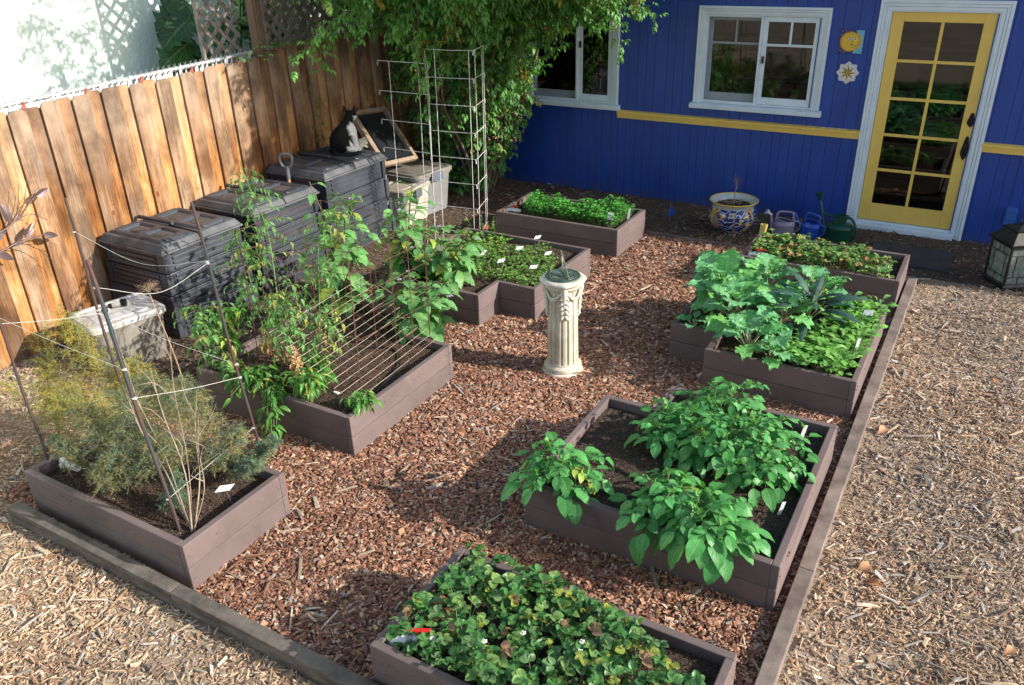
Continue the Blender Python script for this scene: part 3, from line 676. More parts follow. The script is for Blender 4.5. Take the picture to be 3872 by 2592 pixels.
# chain link fence with privacy slats just behind
M_GALV = pm('galvanised_steel', (.55,.56,.57), (.42,.43,.44), 12, .45, .1, metal=.6)
CL = thing('chain_link_fence', 'chain link fence with white slats, its twisted tips showing above the cedar boards', 'fence', (XF-.12, 4.2, 0))
xL = XF-.12; r = rs(8); mw = MB(); ms = MB(); mr = MB(); y = 2.2; i = 0
zt = lambda y: 1.850+.018*(y-3)
while y < 5.80:
    z = zt(y); s = .058
    mw.tube([(xL,y,z-.10),(xL+.004,y+s/2,z-.035),(xL+.002,y+s/2,z+.012),(xL,y+s/2+.012,z+.045)], .0022, 4, caps=False); mw.tube([(xL,y+s,z-.10),(xL-.004,y+s/2,z-.035),(xL,y+s/2+.003,z+.010),(xL,y+s/2-.012,z+.04)], .0022, 4, caps=False)
    tgt = mr if i % 9 == 4 or i == 7 else ms
    h = z-.012+r.normal(0, .014); a = r.normal(0, .006)
    tgt.hexa([(xL-.004,y+.008,0.3),(xL+.0,y+.008,0.3),(xL+.0,y+.048,0.3),(xL-.004,y+.048,0.3)], [(xL-.004+a,y+.006,h-.028),(xL+a,y+.006,h-.028),(xL-a,y+.046,h+.014),(xL-.004-a,y+.046,h+.014)])
    y += s; i += 1
mw.build('wire_mesh', M_GALV, CL); ms.build('privacy_slats', pm('white_vinyl', (.78,.78,.80), None, 3, .4), CL); o = mr.build('privacy_slats', pm('red_vinyl', (.45,.09,.06), None, 3, .4), CL); o['label'] = 'faded red slats among the white ones'
m = MB(); m.tube([(xL-.03,2.2,zt(2.2)-.02),(xL-.03,5.88,zt(5.88)+.0)], .02, 10); m.build('top_rail', M_GALV, CL)
# neighbour's stucco house
m, nt, b = newmat('stucco'); v = coords(nt); n1 = noise(nt, v, 18, 8, .7); n2 = noise(nt, v, 2.2, 4, .6)
rr = ramp(nt, [(.3,(.62,.76,.70)), (.7,(.72,.85,.79))], n2.outputs[0]); nt.links.new(rr.outputs[0], b.inputs['Base Color']); bump(nt, b, n1.outputs[0], .8, .02); setin(b, 'Roughness', .9)
ST = thing('stucco_house', 'pale mint stucco wall of the neighbouring house beyond the fence', 'house', (-8.4, 4, 0))
mm_ = MB(); mm_.box((-9.5,-4,-.2),(-7.45,9.45,5.2)); mm_.build('wall', m, ST); m2 = MB(); m2.box((-9.7,-4.2,5.201),(-7.3,9.65,5.35)); m2.build('roof', M_ROOF, ST)
# ---------------------------------------------------------------- compost bins
M_BIN = pm('black_recycled_plastic', (.060,.069,.085), (.030,.035,.045), 3, .42, .2, rnd=True, dist=.003)
M_DUST = pm('dusty_plastic', (.105,.11,.12), (.05,.055,.066), 5, .6, .25, rnd=True)
M_DIRT = pm('dried_dirt', (.105,.085,.07), (.06,.05,.045), 20, .95, .6)
def binn(y0, y1, ztop, label, x0=-6.13, x1=-5.36):
    T = thing('compost_bin', label, 'compost bin', ((x0+x1)/2, (y0+y1)/2, 0), 'black compost bins in a row against the fence')
    hb = ztop-.075; n = 4; th = hb/n; X0, X1, Y0, Y1 = x0+.03, x1-.03, y0+.02, y1-.02
    for i in range(n):
        z0 = i*th+.004; z1 = (i+1)*th-.004; fl = .012*(n-1-i); m = MB()
        a0, a1, b0, b1 = X0-fl, X1+fl, Y0-fl, Y1+fl
        m.hexa([(a0,b0,z0),(a1,b0,z0),(a1,b1,z0),(a0,b1,z0)], [(a0+.008,b0+.008,z1),(a1-.008,b0+.008,z1),(a1-.008,b1-.008,z1),(a0+.008,b1-.008,z1)])
        # ribs on the two visible faces and frames of the panels
        for zz in (.16,.40,.64,.86):
            zc = z0+(z1-z0)*zz; k = .0045; f = .008*zz
            m.box((a0+.09,b0-.013+f,zc-.014),(a1-.09,b0+.012+f,zc+.014)); m.box((a1-.012-f,b0+.09,zc-.014),(a1+.014-f,b1-.09,zc+.012))
        for c in ((a1-.035,b0-.006),(a1-.035,b1-.045)): m.box((c[0],c[1],z0+.006),(c[0]+.052,c[1]+.05,z1-.006))
        m.box((a0-.005,b0-.006,z0+.006),(a0+.04,b0+.04,z1-.006))
        m.build('panel', M_BIN, T, bevel=.005)
        m = MB(); zc = z0+(z1-z0)*.5
        for yy in (b0+.22, b0+.5): m.box((a1-.01,yy,zc-.007),(a1+.0015,yy+.13,zc+.004))
        if i < 3: m.build('vent_slot', pm('vent_black', (.006,.006,.006), None, 4, .9), T)
    # lid
    zl = ztop-.07; m = MB(); m.hexa([(x0,y0,zl),(x1,y0,zl),(x1,y1,zl),(x0,y1,zl)], [(x0+.035,y0+.035,ztop-.018),(x1-.035,y0+.035,ztop-.018),(x1-.035,y1-.035,ztop-.018),(x0+.035,y1-.035,ztop-.018)])
    m.box((x0-.008,y0-.008,zl-.022),(x1+.008,y1+.008,zl-.001))
    L_ = m.build('lid', M_DUST, T, bevel=.008); ym = (y0+y1)/2-.02; zs = ztop-.0175
    for (p, q) in ((y0+.06, ym-.02), (ym+.045, y1-.06)):
        m = MB(); A = x0+.06; B = x1-.06; w_ = .075; h = .020
        # raised frame of the leaf: two long bars, two cross bars and a diagonal shoulder
        m.hexa([(A,p,zs),(B,p,zs),(B,p+w_,zs),(A,p+w_,zs)], [(A+.02,p+.02,zs+h),(B-.02,p+.02,zs+h),(B-.05,p+w_-.02,zs+h),(A+.05,p+w_-.02,zs+h)])
        m.hexa([(A,q-w_,zs),(B,q-w_,zs),(B,q,zs),(A,q,zs)], [(A+.05,q-w_+.02,zs+h),(B-.05,q-w_+.02,zs+h),(B-.02,q-.02,zs+h),(A+.02,q-.02,zs+h)])
        for u0 in (A, (A+B)/2-.05, B-.09):
            m.hexa([(u0,p+w_,zs+.001),(u0+.09,p+w_,zs+.001),(u0+.09,q-w_,zs+.001),(u0,q-w_,zs+.001)], [(u0+.02,p+w_-.03,zs+h+.002),(u0+.07,p+w_-.03,zs+h+.002),(u0+.07,q-w_+.03,zs+h+.002),(u0+.02,q-w_+.03,zs+h+.002)])
        m.build('lid_rib', M_BIN, L_, bevel=.006)
        m = MB(); r_ = rs(int(y0*100))
        for u0 in (A+.10, (A+B)/2+.05):
            n_ = 14; a = np.arange(n_)*2*PI/n_; rx = (B-A)/2-.14; ry = (q-p)/2-w_-.005
            P = np.stack([u0+rx*.55+rx*.5*np.cos(a)*(1+.1*np.sin(3*a)), (p+q)/2+ry*.85*np.sin(a)], -1); m.prism(P, zs+.0008, zs+.0035)
        m.build('dirt_patch', M_DIRT, L_)
    m = MB(); m.tube([(x0+.0,ym+.012,ztop+.006),(x0+.43,ym+.012,ztop+.010)], .016, 10); m.build('hinge_rod', M_BIN, L_)
    m = MB(); m.hexa([(x0+.40,ym-.004,ztop-.02),(x1+.004,ym-.004,zl-.005),(x1+.004,ym+.008,zl-.005),(x0+.40,ym+.008,ztop-.02)], [(x0+.40,ym-.004,ztop-.0),(x1-.03,ym-.004,ztop-.012),(x1-.03,ym+.008,ztop-.012),(x0+.40,ym+.008,ztop-.0)])
    m.build('seam', pm('vent_black', (.006,.006,.006)), L_)
    return T
binn(3.70, 4.52, .80, 'black compost bin nearest the camera, beside the small lidded tub')
binn(4.66, 5.48, .82, 'middle black compost bin, with the shovel standing behind it')
binn(5.58, 6.52, .90, 'farthest compost bin, with the cat sitting on its lid')

# shovel
M_GRIP = pm('grey_plastic_grip', (.13,.14,.15), (.1,.11,.12), 8, .5, .1); M_HANDLE = pm('wooden_handle', (.5,.29,.15), (.42,.23,.11), 9, .5, .2, (1,1,.2))
S = np.array([-5.78, 5.53]); T = thing('shovel', 'garden spade with a grey D-grip standing between two compost bins', 'spade', (S[0], S[1], 0))
m = MB(); m.tube([(S[0],S[1],.0),(S[0]+.0,S[1]+.0,.875)], .016, 10); m.build('shaft', M_HANDLE, T)
g0 = np.array([S[0], S[1], .875]); ax = nrm(np.array([.86,.5,0])); P = []
m = MB(); m.tube([g0-[0,0,.07], g0+[0,0,.02], g0+[0,0,.055]], [.021,.023,.020], 10)
for a in np.linspace(-PI*.5, PI*1.5, 33):
    xx_ = .060*math.cos(a)*(1 if math.sin(a) > 0 else 1.0); zz = .125+ (.085*math.sin(a) if math.sin(a) < 0 else .045*math.sin(a)**.5)
    P.append(g0+ax*xx_*(1-.0)+np.array([0,0,zz]))
m.tube(P, [.0135]*33, 8, caps=False); m.build('grip', M_GRIP, T, smooth=True)
m = MB(); m.hexa([(S[0]-.08,S[1]-.006,.0),(S[0]+.08,S[1]-.006,.0),(S[0]+.08,S[1]+.006,.0),(S[0]-.08,S[1]+.006,.0)], [(S[0]-.09,S[1]-.006,.28),(S[0]+.09,S[1]-.006,.28),(S[0]+.09,S[1]+.006,.28),(S[0]-.09,S[1]+.006,.28)]); m.build('blade', M_GALV, T)

# ---------------------------------------------------------------- tubs
def rrect(hx, hy, rad, n=6):
    P = []
    for cx, cy, a0 in ((hx-rad,hy-rad,0),(-hx+rad,hy-rad,90),(-hx+rad,-hy+rad,180),(hx-rad,-hy+rad,270)):
        for i in range(n+1): a = math.radians(a0+90*i/n); P.append((cx+rad*math.cos(a), cy+rad*math.sin(a)))
    return np.array(P)
def loft(m, rings, cap0=True, cap1=True, col=None):
    n = len(rings[0]); m.add(np.concatenate(rings), np.array([(i*n+j, i*n+(j+1)%n, (i+1)*n+(j+1)%n, (i+1)*n+j) for i in range(len(rings)-1) for j in range(n)]), col)
    if cap0: m.add(rings[0][::-1], [list(range(n))], col)
    if cap1: m.add(rings[-1], [list(range(n))], col)
def tub(name, c, hx, hy, h, ang, mat, matl, label, latch=None, rad=.07, cat='tub', lip=.03, recess=.008):
    T = thing(name, label, cat, (c[0], c[1], 0)); ca, sa = math.cos(ang), math.sin(ang); R2 = np.array([(ca,-sa,0),(sa,ca,0),(0,0,1)])
    def ring(sx, sy, z, rr_=rad): return (np.c_[rrect(sx, sy, rr_), np.full(28, z)]) @ R2.T + np.array([c[0], c[1], 0])
    m = MB(); loft(m, [ring(hx*.84,hy*.84,0.0), ring(hx*.86,hy*.86,.012), ring(hx*.955,hy*.955,h-.07), ring(hx*.985,hy*.985,h-.068), ring(hx*.99,hy*.99,h-.04)]); m.build('body', mat, T)
    m = MB(); loft(m, [ring(hx+.004,hy+.004,h-.045), ring(hx+.012,hy+.012,h-.043), ring(hx+.012,hy+.012,h-.012), ring(hx+.002,hy+.002,h), ring(hx-lip,hy-lip,h), ring(hx-lip-.012,hy-lip-.012,h-recess), ring(hx-lip-.05,hy-lip-.05,h-recess), ring(hx-lip-.06,hy-lip-.06,h-recess+.006)]); m.build('lid', matl, T)
    for (lx, ly, w_, a2) in latch or []:
        q = MB(); d = np.array([lx, ly, 0]) @ R2.T
        o = np.array([c[0], c[1], 0])+d; r3 = R2 @ np.array([(math.cos(a2),-math.sin(a2),0),(math.sin(a2),math.cos(a2),0),(0,0,1)])
        q.box((-w_/2,-.012,h-.10),(w_/2,.030,h-.035), rot=r3, org=o); q.box((-w_/2,.006,h-.036),(w_/2,.03,h-.008), rot=r3, org=o); q.build('latch', M_LATCH, T, bevel=.006)
    return T
M_LATCH = plain('latch_grey', (.12,.14,.18), .5)
M_TUBG = pm('grey_plastic_tub', (.25,.255,.255), (.20,.20,.195), 4, .45, .15); M_TUBGL = pm('dirty_grey_lid', (.24,.23,.205), (.13,.12,.10), 5, .6, .3)
M_TUBW = pm('cream_plastic_tub', (.50,.48,.42), (.40,.38,.32), 5, .45, .12); M_TUBWL = pm('dirty_cream_lid', (.45,.42,.35), (.27,.24,.18), 6, .6, .25)
tub('storage_tub', (-5.68,7.33), .37, .30, .50, -.12, M_TUBG, M_TUBGL, 'large grey lidded plastic tub standing behind the white one, under the leaning tray', [(.385,0,.16,-PI/2)])
tub('storage_tub', (-5.50,6.93), .20, .27, .42, .12, M_TUBW, M_TUBWL, 'small cream white lidded tub between the far compost bin and the big grey tub', [(.215,-.08,.13,-PI/2)])
M_LID = pm('scratched_white_lid', (.60,.60,.60), (.38,.36,.33), 7, .5, .3)
tub('storage_tub', (-5.43,3.27), .275, .215, .42, 1.36, pm('mud_splashed_tub', (.30,.28,.25), (.14,.12,.10), 3.5, .6, .2), M_LID, 'grey tub with a white lid holding hose fittings, left of the near compost bin', None, .055, lip=.02)
# hose fittings lying on that lid
T = thing('hose_fitting', 'black and cream threaded hose fitting lying on the white tub lid', 'hose fitting', (-5.47,3.30,.414))
q = MB(); q.tube([(-5.43,3.36,.45),(-5.455,3.335,.45)], .030, 12); q.build('cap', M_IRON, T); q = MB(); q.tube([(-5.4555,3.3345,.448),(-5.50,3.285,.438)], [.026,.017], 12); q.build('nozzle', M_TUBW, T); q = MB(); q.tube([(-5.5,3.285,.437),(-5.515,3.265,.435)], .020, 12); q.build('collar', M_IRON, T)
q = MB(); a = np.linspace(0, 2*PI, 17); q.tube(np.stack([-5.44+.020*np.cos(a), 3.20+.020*np.sin(a)*.6, .436+.020*np.sin(a)*.8], -1), .008, 8, caps=False); tag(q.build('ring_seal', M_TUBW, None, True, origin=(-5.44,3.2,.42)), 'cream ring standing on the white tub lid in front of the hose fitting', 'ring')
q = MB(); q.tube([(-5.50,3.19,.425),(-5.49,3.235,.428)], [.014,.018], 10); tag(q.build('rubber_stopper', M_IRON, None, origin=(-5.5,3.2,.42)), 'small black stopper lying beside the cream ring on the tub lid', 'stopper')

# leaning boot tray in a wooden frame
M_OLDW = pm('old_bare_wood', (.36,.27,.19), (.2,.14,.1), 9, .85, .4, (1,1,.3)); M_TRAY = pm('black_tray', (.018,.02,.024), (.012,.013,.015), 3, .28, .1)
A0 = np.array([-5.60,6.74,.64]); ex = nrm(np.array([.0,.52,-.05])); ez = nrm(np.array([-.40,.22,.46])); ez = nrm(ez-ex*ez.dot(ex)); nn_ = np.cross(ex, ez); FR = np.stack([ex, ez, nn_], -1)
T = thing('leaning_tray', 'black plastic tray in a rough wooden frame, leaning on the fence behind the cat', 'tray', tuple(A0))
for nm, a, b_, mt in (('frame_board',(-.01,0),(.055,.70),M_OLDW),('frame_board',(.0555,.0),(.60,.045),M_OLDW),('frame_board',(.0555,.655),(.60,.70),M_OLDW),('frame_board',(.555,.0455),(.60,.6545),M_OLDW)):
    q = MB(); q.box((a[0],a[1],-.015),(b_[0],b_[1],.035), rot=FR, org=A0); q.build(nm, mt, T, bevel=.003)
q = MB(); q.box((.0555,.0455,-.012),(.5545,.6545,-.004), rot=FR, org=A0); q.box((.085,.075,-.004),(.095,.63,.012), rot=FR, org=A0); q.box((.0955,.075,-.004),(.53,.085,.012), rot=FR, org=A0); q.box((.12,.1,-.004),(.126,.6,.006), rot=FR, org=A0); q.build('tray', M_TRAY, T, bevel=.002)
# second thing beside: dark sheet
q = MB(); o2 = np.array([-5.64,6.62,.60]); q.box((0,0,-.03),(.10,.52,.0), rot=FR, org=o2); tag(q.build('plastic_sheet', pm('blue_black_sheet', (.03,.045,.06), None, 4, .3), None, bevel=.004, origin=tuple(o2)), 'narrow blue black plastic sheet leaning behind the wooden framed tray', 'sheet')

# glove on the lid
GL = np.array([-5.62, 6.44, .895]); T = thing('garden_glove', 'stiff cream garden glove propped on the far compost bin lid beside the cat', 'glove', tuple(GL)); q = MB(); ax = nrm(np.array([.86,.5,0]))
up = nrm(np.array([.25,.25,1])); side = np.cross(up, nrm(np.array([.5,-.86,0])))
def gtube(P, r_, n=8): q.tube([GL+ax*a_*.85+np.array([0,0,1])*(b_*.85+.012)+np.array([.5,-.86,0])*c_ for a_, b_, c_ in P], r_, n)
gtube([(-.055,0,0),(-.035,.05,0),(-.01,.09,0),(.02,.11,.0)], [.026,.032,.030,.020]); gtube([(-.02,0,0),(0,.05,0),(.02,.08,0)], [.026,.030,.026])
for k_, (e0, e1) in enumerate((((.03,.12),(.065,.138)),((.035,.105),(.082,.118)),((.04,.088),(.088,.092)),((.04,.07),(.085,.065)))):
    gtube([(.01,.08+.01*k_*-1,0),(e0[0],e0[1],.004*k_),(e1[0],e1[1],0)], [.018,.014,.010])
gtube([(.03,.04,0),(.06,.03,.0),(.075,.012,0)], [.018,.014,.012]); q.build('glove', pm('dried_leather', (.68,.63,.50), (.5,.45,.33), 14, .8, .3), T, smooth=True)

# ---------------------------------------------------------------- cat
def skin_mesh(nodes, edges, sub=2):
    me = bpy.data.meshes.new('skin'); me.from_pydata([n_[0] for n_ in nodes], edges, []); o = bpy.data.objects.new('skin', me); C.objects.link(o)
    o.modifiers.new('s', 'SKIN'); s_ = o.modifiers.new('u', 'SUBSURF'); s_.levels = sub; s_.render_levels = sub
    for v_, n_ in zip(me.skin_vertices[0].data, nodes): v_.radius = n_[1] if isinstance(n_[1], tuple) else (n_[1], n_[1])
    me.skin_vertices[0].data[0].use_root = True
    dg = bpy.context.evaluated_depsgraph_get(); ev = o.evaluated_get(dg); m2 = ev.to_mesh()
    V = np.array([v_.co[:] for v_ in m2.vertices]); F = [list(p.vertices) for p in m2.polygons]; ev.to_mesh_clear(); bpy.data.objects.remove(o); return V, F
# local frame: +x the way the cat faces, y its left, z up, seat at 0
K = [((-.010,0,.072),(.092,.080)),      #0 rump
     ((.000,0,.135),(.080,.068)),      #1 mid back
     ((.042,0,.200),(.048,.048)),     #2 shoulders
     ((.070,0,.248),(.030,.029)),     #3 neck
     ((.090,0,.296),(.058,.052)),     #4 head
     ((.120,.030,.284),(.025,.022)),     #5 muzzle
     ((.060,.030,.035),(.045,.030)),((.105,.040,.018),(.020,.018)),   #6 7 hind thigh foot
     ((.060,-.030,.035),(.045,.030)),((.105,-.040,.018),(.020,.018)),
     ((.088,.026,.15),(.028,.026)),((.100,.026,.07),(.017,.016)),((.108,.026,.016),(.017,.014)),((.128,.026,.012),(.015,.012)),  #10 front leg
     ((.088,-.026,.15),(.028,.026)),((.100,-.026,.07),(.017,.016)),((.108,-.026,.016),(.017,.014)),((.128,-.026,.012),(.015,.012)),
     ((-.055,-.01,.03),(.026,.022)),((-.05,-.085,.016),(.018,.016)),((.02,-.12,.015),(.016,.015)),((.085,-.115,.016),(.015,.014)),((.125,-.085,.018),(.012,.012))]
Ed = [(0,1),(1,2),(2,3),(3,4),(4,5),(0,6),(6,7),(0,8),(8,9),(2,10),(10,11),(11,12),(12,13),(2,14),(14,15),(15,16),(16,17),(0,18),(18,19),(19,20),(20,21),(21,22)]
V, F = skin_mesh(K, Ed)
CS = 1.38; CA = np.array([-5.74, 6.27, .892]); face = math.radians(48)
RZ = np.array([(math.cos(face),-math.sin(face),0),(math.sin(face),math.cos(face),0),(0,0,1)])
def white(p):
    x, y, z = p.T
    chest = (x > .058+.010*np.sin(z*60)+.10*np.maximum(0,.15-z)) & (z > .02) & (z < .235) & (np.abs(y) < .062); cheek = (x > .100) & (z > .235) & (z < .285)
    paws = (x > .085) & (z < .055) & (np.abs(y) < .065); hip = (x > .035) & (z < .06) & (y < -.02) & (y > -.09)
    return chest | cheek | paws | hip
# loop cut the faces once more for a crisp coat pattern
wv = white(V)
V = V*np.array([1.12,1.12,.93]); q = MB(); q.add(V*CS @ RZ.T+CA, F, np.where(wv[:,None], (.80,.79,.78), (.012,.011,.011)))
m_, nt, b = newmat('cat_fur'); a = N(nt, 'ShaderNodeVertexColor', layer_name='Col'); nt.links.new(a.outputs[0], b.inputs['Base Color']); v = coords(nt, (1,1,.3)); n_ = noise(nt, v, 260, 3, .7); bump(nt, b, n_.outputs[0], .6, .004); setin(b, 'Roughness', .75); setin(b, 'Specular IOR Level', .2)
CAT = q.build('cat', m_, None, smooth=True, origin=tuple(CA)); tag(CAT, 'black and white cat sitting on the far compost bin, looking away to the right', 'cat')
for sy in (-1, 1):
    q = MB(); bs = np.array([.084-sy*.024, sy*.024, .322]); tip = np.array([.082-sy*.032, sy*.032, .366]); P = np.array([bs+[.016,.013,-.008], bs+[-.017,.015,-.008], bs+[-.016,-.013,-.008], bs+[.017,-.015,-.008], tip])
    P = P*np.array([1.12,1.12,.93]); q.add(P*CS @ RZ.T+CA, [[0,1,4],[1,2,4],[2,3,4],[3,0,4],[3,2,1,0]], (.014,.012,.012)); q.build('ear', m_, CAT, smooth=False)
for sy in (-1, 1): q = MB(); q.lathe([(.0005,-.005),(.004,-.003),(.005,0),(.004,.003),(.0005,.005)], tuple((np.array([.120-sy*.014, .030+sy*.014, .303])*np.array([1.12,1.12,.93])*CS) @ RZ.T+CA), 8); q.build('eye', plain('cat_eye', (.25,.3,.05), .2), CAT, smooth=True)
q = MB(); a = np.linspace(0, 2*PI, 21); P = np.stack([.071+.031*np.cos(a), .031*np.sin(a), .246-.014*np.cos(a)], -1); q.tube(P*np.array([1.12,1.12,.93])*CS @ RZ.T+CA, .0045, 6, caps=False); q.build('collar', plain('collar_band', (.03,.03,.035), .6), CAT)

# ---------------------------------------------------------------- sundial
M_STONE = pm('aged_cast_stone', (.62,.58,.47), (.40,.36,.26), 5, .8, .5, dist=.004); M_STONEW = pm('chalky_cast_stone', (.70,.68,.62), (.44,.40,.32), 6, .85, .5)
SD = (-2.375, 4.665); T = thing('sundial', 'fluted cream stone pedestal carrying a green bronze sundial in the middle of the garden', 'sundial', (*SD, 0))
q = MB(); n = 176
def fl(A, Z): return 1-.085*np.maximum(0, np.cos(A*16))**.6*np.where((Z > .092) & (Z < .70), 1, 0)
zs_ = [.09,.0925,.12,.2,.3,.4,.5,.6,.66,.695,.701,.71]; q.lathe([(.113-.012*(z-.09)/.6+.003*(z > .69), z) for z in zs_], (*SD, 0), n, rfun=fl); q.build('column', M_STONE, T)
q = MB(); q.lathe([(.001,-.02),(.150,-.02),(.152,.018),(.145,.026),(.132,.03),(.138,.045),(.136,.062),(.124,.074),(.118,.080),(.117,.092),(.001,.092)], (*SD, 0), 48); q.build('base', M_STONE, T, smooth=False, bevel=.001)
def cap(A, Z): return 1+.07*np.maximum(0, np.cos((A-.55)*4))**3*np.where(Z > .68, 1, 0)
q = MB(); q.lathe([(.09,.655),(.112,.658),(.118,.672),(.126,.678),(.130,.690),(.124,.697),(.134,.702),(.150,.712),(.156,.722),(.150,.735),(.128,.742),(.001,.742)], (*SD, 0), 96, rfun=cap); q.build('capital', M_STONEW, T, smooth=True)
for i in range(4):    # leafy corner ornaments with hanging ends, swags between them
    a = .55+i*PI/2; d = np.array([math.cos(a), math.sin(a), 0]); s_ = np.array([-d[1], d[0], 0]); q = MB(); r = rs(i)
    for kz in range(6):
        z = .66-kz*.038; rad = .100+.014*(1-kz/6)
        for sg in (-1, 1):
            c_ = np.array([*SD, 0])+d*rad+s_*sg*.018+np.array([0,0,z]); q.tube([c_+d*.0-s_*sg*.012+[0,0,.018], c_+d*.012, c_+s_*sg*.012+[0,0,-.022]], [.009,.013,.004], 6)
    q.tube([np.array([*SD,.70])+d*.122, np.array([*SD,.66])+d*.124, np.array([*SD,.60])+d*.112, np.array([*SD,.47])+d*.100], [.02,.024,.018,.010], 8)
    q.build('corner_ornament', M_STONEW, T, smooth=True)
    q = MB(); P = []
    for t in np.linspace(0, 1, 11): aa = a+.18+t*(PI/2-.36); P.append((SD[0]+.117*math.cos(aa), SD[1]+.117*math.sin(aa), .655-.045*math.sin(PI*t)))
    q.tube(P, .008, 6); q.tube([(p[0]*1.0, p[1], p[2]-.016*math.sin(PI*i_/10)) for i_, p in enumerate(P)], .006, 6); q.build('swag', M_STONEW, T, smooth=True)
M_BRZ = pm('verdigris_bronze', (.075,.15,.125), (.03,.055,.05), 30, .5, .5, metal=.35); M_BRZL = pm('worn_bronze', (.33,.32,.24), (.12,.2,.17), 25, .45, .3, metal=.5)
q = MB(); q.lathe([(.001,.743),(.122,.743),(.1235,.747),(.122,.752),(.112,.753),(.108,.7505),(.001,.7505)], (*SD,0), 64); D_ = q.build('dial_plate', M_BRZ, T)
q = MB()
for rr_ in (.100,.078,.052):
    a = np.linspace(0, 2*PI, 49); q.tube(np.stack([SD[0]+rr_*np.cos(a), SD[1]+rr_*np.sin(a), np.full(49,.7525)], -1), .0013, 4, caps=False)
for i in range(24): a = i*PI/12; c_, s2 = math.cos(a), math.sin(a); q.tube([(SD[0]+.054*c_,SD[1]+.054*s2,.7522),(SD[0]+.076*c_,SD[1]+.076*s2,.7522)], .0012, 4)
q.build('ring_line', M_BRZL, D_)
num = ['XII','I','II','III','IV','V','VI','VI','VII','VIII','IX','X','XI']
def text(body, size, mat, parent, M4, name='numeral', ext=.0008):
    cu = bpy.data.curves.new(name, 'FONT'); cu.body = body; cu.size = size; cu.extrude = ext; cu.align_x = 'CENTER'; cu.align_y = 'CENTER'
    o = bpy.data.objects.new(name, cu); C.objects.link(o); dg = bpy.context.evaluated_depsgraph_get(); me = bpy.data.meshes.new_from_object(o.evaluated_get(dg)); bpy.data.objects.remove(o)
    o = bpy.data.objects.new(name, me); C.objects.link(o); me.materials.clear(); me.materials.append(mat); o.parent = parent
    root = parent
    while root.parent: root = root.parent
    M4 = Matrix(M4); M4.translation = M4.translation-root.location; o.matrix_basis = M4; return o
nd = 0.1
for i, s_ in enumerate(num):
    a = PI/2+nd-(i-0)*PI/7.2+(0); a = nd+PI/2+PI*.83*(1-i/6.) - PI*0
    a = nd+PI/2 - (i-6)*PI/7.6
    text(['VI','VII','VIII','IX','X','XI','XII','I','II','III','IIII','V','VI'][i], .019, M_BRZL, D_, [[math.sin(a), math.cos(a),0,SD[0]+.089*math.cos(a)],[-math.cos(a),math.sin(a),0,SD[1]+.089*math.sin(a)],[0,0,1,.752],[0,0,0,1]])
q = MB(); f0 = np.array([SD[0]+.080, SD[1]-.060, .753]); e1 = np.array([SD[0]-.050, SD[1]+.075, .753]); hdir = nrm(e1-f0); tip = e1+np.array([-.03,.05,.125])
sd_ = np.cross(hdir, [0,0,1])*.004
q.tube([f0, f0*.5+tip*.5, tip], .0045, 6); q.tube([e1-hdir*.01, e1-hdir*.02+[0,0,.06], tip-[0,0,.02]-hdir*.01], .004, 6); q.tube([f0, e1], .004, 6)
P = interp([f0+hdir*.03+[0,0,.012], f0+hdir*.08+[0,0,.03], f0+hdir*.07+[0,0,.06], f0+hdir*.11+[0,0,.08], f0+hdir*.14+[0,0,.05], f0+hdir*.16+[0,0,.12]], 24); q.tube(P, .0035, 5); q.build('gnomon', M_BRZL, T, smooth=True)
# ---------------------------------------------------------------- painted pot
m, nt, b = newmat('majolica'); L = nt.links; v = coords(nt); wv_ = nt.nodes.new('ShaderNodeTexWave'); wv_.wave_type = 'RINGS'; wv_.inputs['Scale'].default_value = 8.5; wv_.inputs['Distortion'].default_value = 9; wv_.inputs['Detail'].default_value = 1.5; wv_.inputs['Detail Scale'].default_value = 1.6
L.new(v, wv_.inputs['Vector'])
n1 = noise(nt, v, 9, 1, .5, 1.8); n2 = noise(nt, v, 14, 1, .5, 2.5)
r1 = ramp(nt, [(0,(.012,.022,.14)), (.925,(.012,.022,.14)), (.93,(.60,.68,.78)), (.95,(.62,.70,.80)), (.965,(.35,.5,.72)), (1,(.2,.35,.7))], wv_.outputs['Fac'])
r2 = ramp(nt, [(0,(0,0,0)), (.60,(0,0,0)), (.615,(1,1,1))], n1.outputs[0]); r3 = ramp(nt, [(0,(.7,.22,.03)), (.5,(.75,.42,.06)), (.56,(.1,.3,.16)), (.66,(.65,.6,.45))], n2.outputs[0])
r1.color_ramp.interpolation = 'CONSTANT'
x = N(nt, 'ShaderNodeMix', data_type='RGBA'); L.new(r2.outputs[0], x.inputs[0]); L.new(r1.outputs[0], x.inputs[6]); L.new(r3.outputs[0], x.inputs[7]); L.new(x.outputs[2], b.inputs['Base Color']); setin(b, 'Roughness', .12); setin(b, 'Coat Weight', .5)
M_MAJ = m; M_GLZ = pm('white_glaze', (.52,.56,.57), (.42,.46,.47), 3, .15, .03); M_GLZY = pm('yellow_glaze', (.72,.50,.06), None, 3, .15, .03)
PC = (-2.16, 8.11); T = thing('flower_pot', 'round glazed pot with painted scrolls and a yellow rim by the blue wall', 'flower pot', (*PC, 0))
q = MB(); q.lathe([(.001,0),(.125,0),(.13,.012),(.124,.022),(.15,.04),(.205,.09),(.238,.15),(.245,.20),(.236,.25),(.215,.283),(.205,.295)], (*PC,0), 56); q.build('body', M_MAJ, T, smooth=True)
q = MB(); q.lathe([(.205,.2952),(.208,.310),(.228,.333),(.240,.345)], (*PC,0), 56); q.lathe([(.232,.352),(.205,.338),(.185,.315),(.178,.29),(.175,.25),(.001,.245)], (*PC,0), 56); q.build('neck', M_GLZ, T, smooth=True)
q = MB(); q.lathe([(.238,.3452),(.247,.350),(.246,.357),(.238,.360),(.230,.356),(.231,.350)], (*PC,0), 56); q.build('rim', M_GLZY, T, smooth=True)
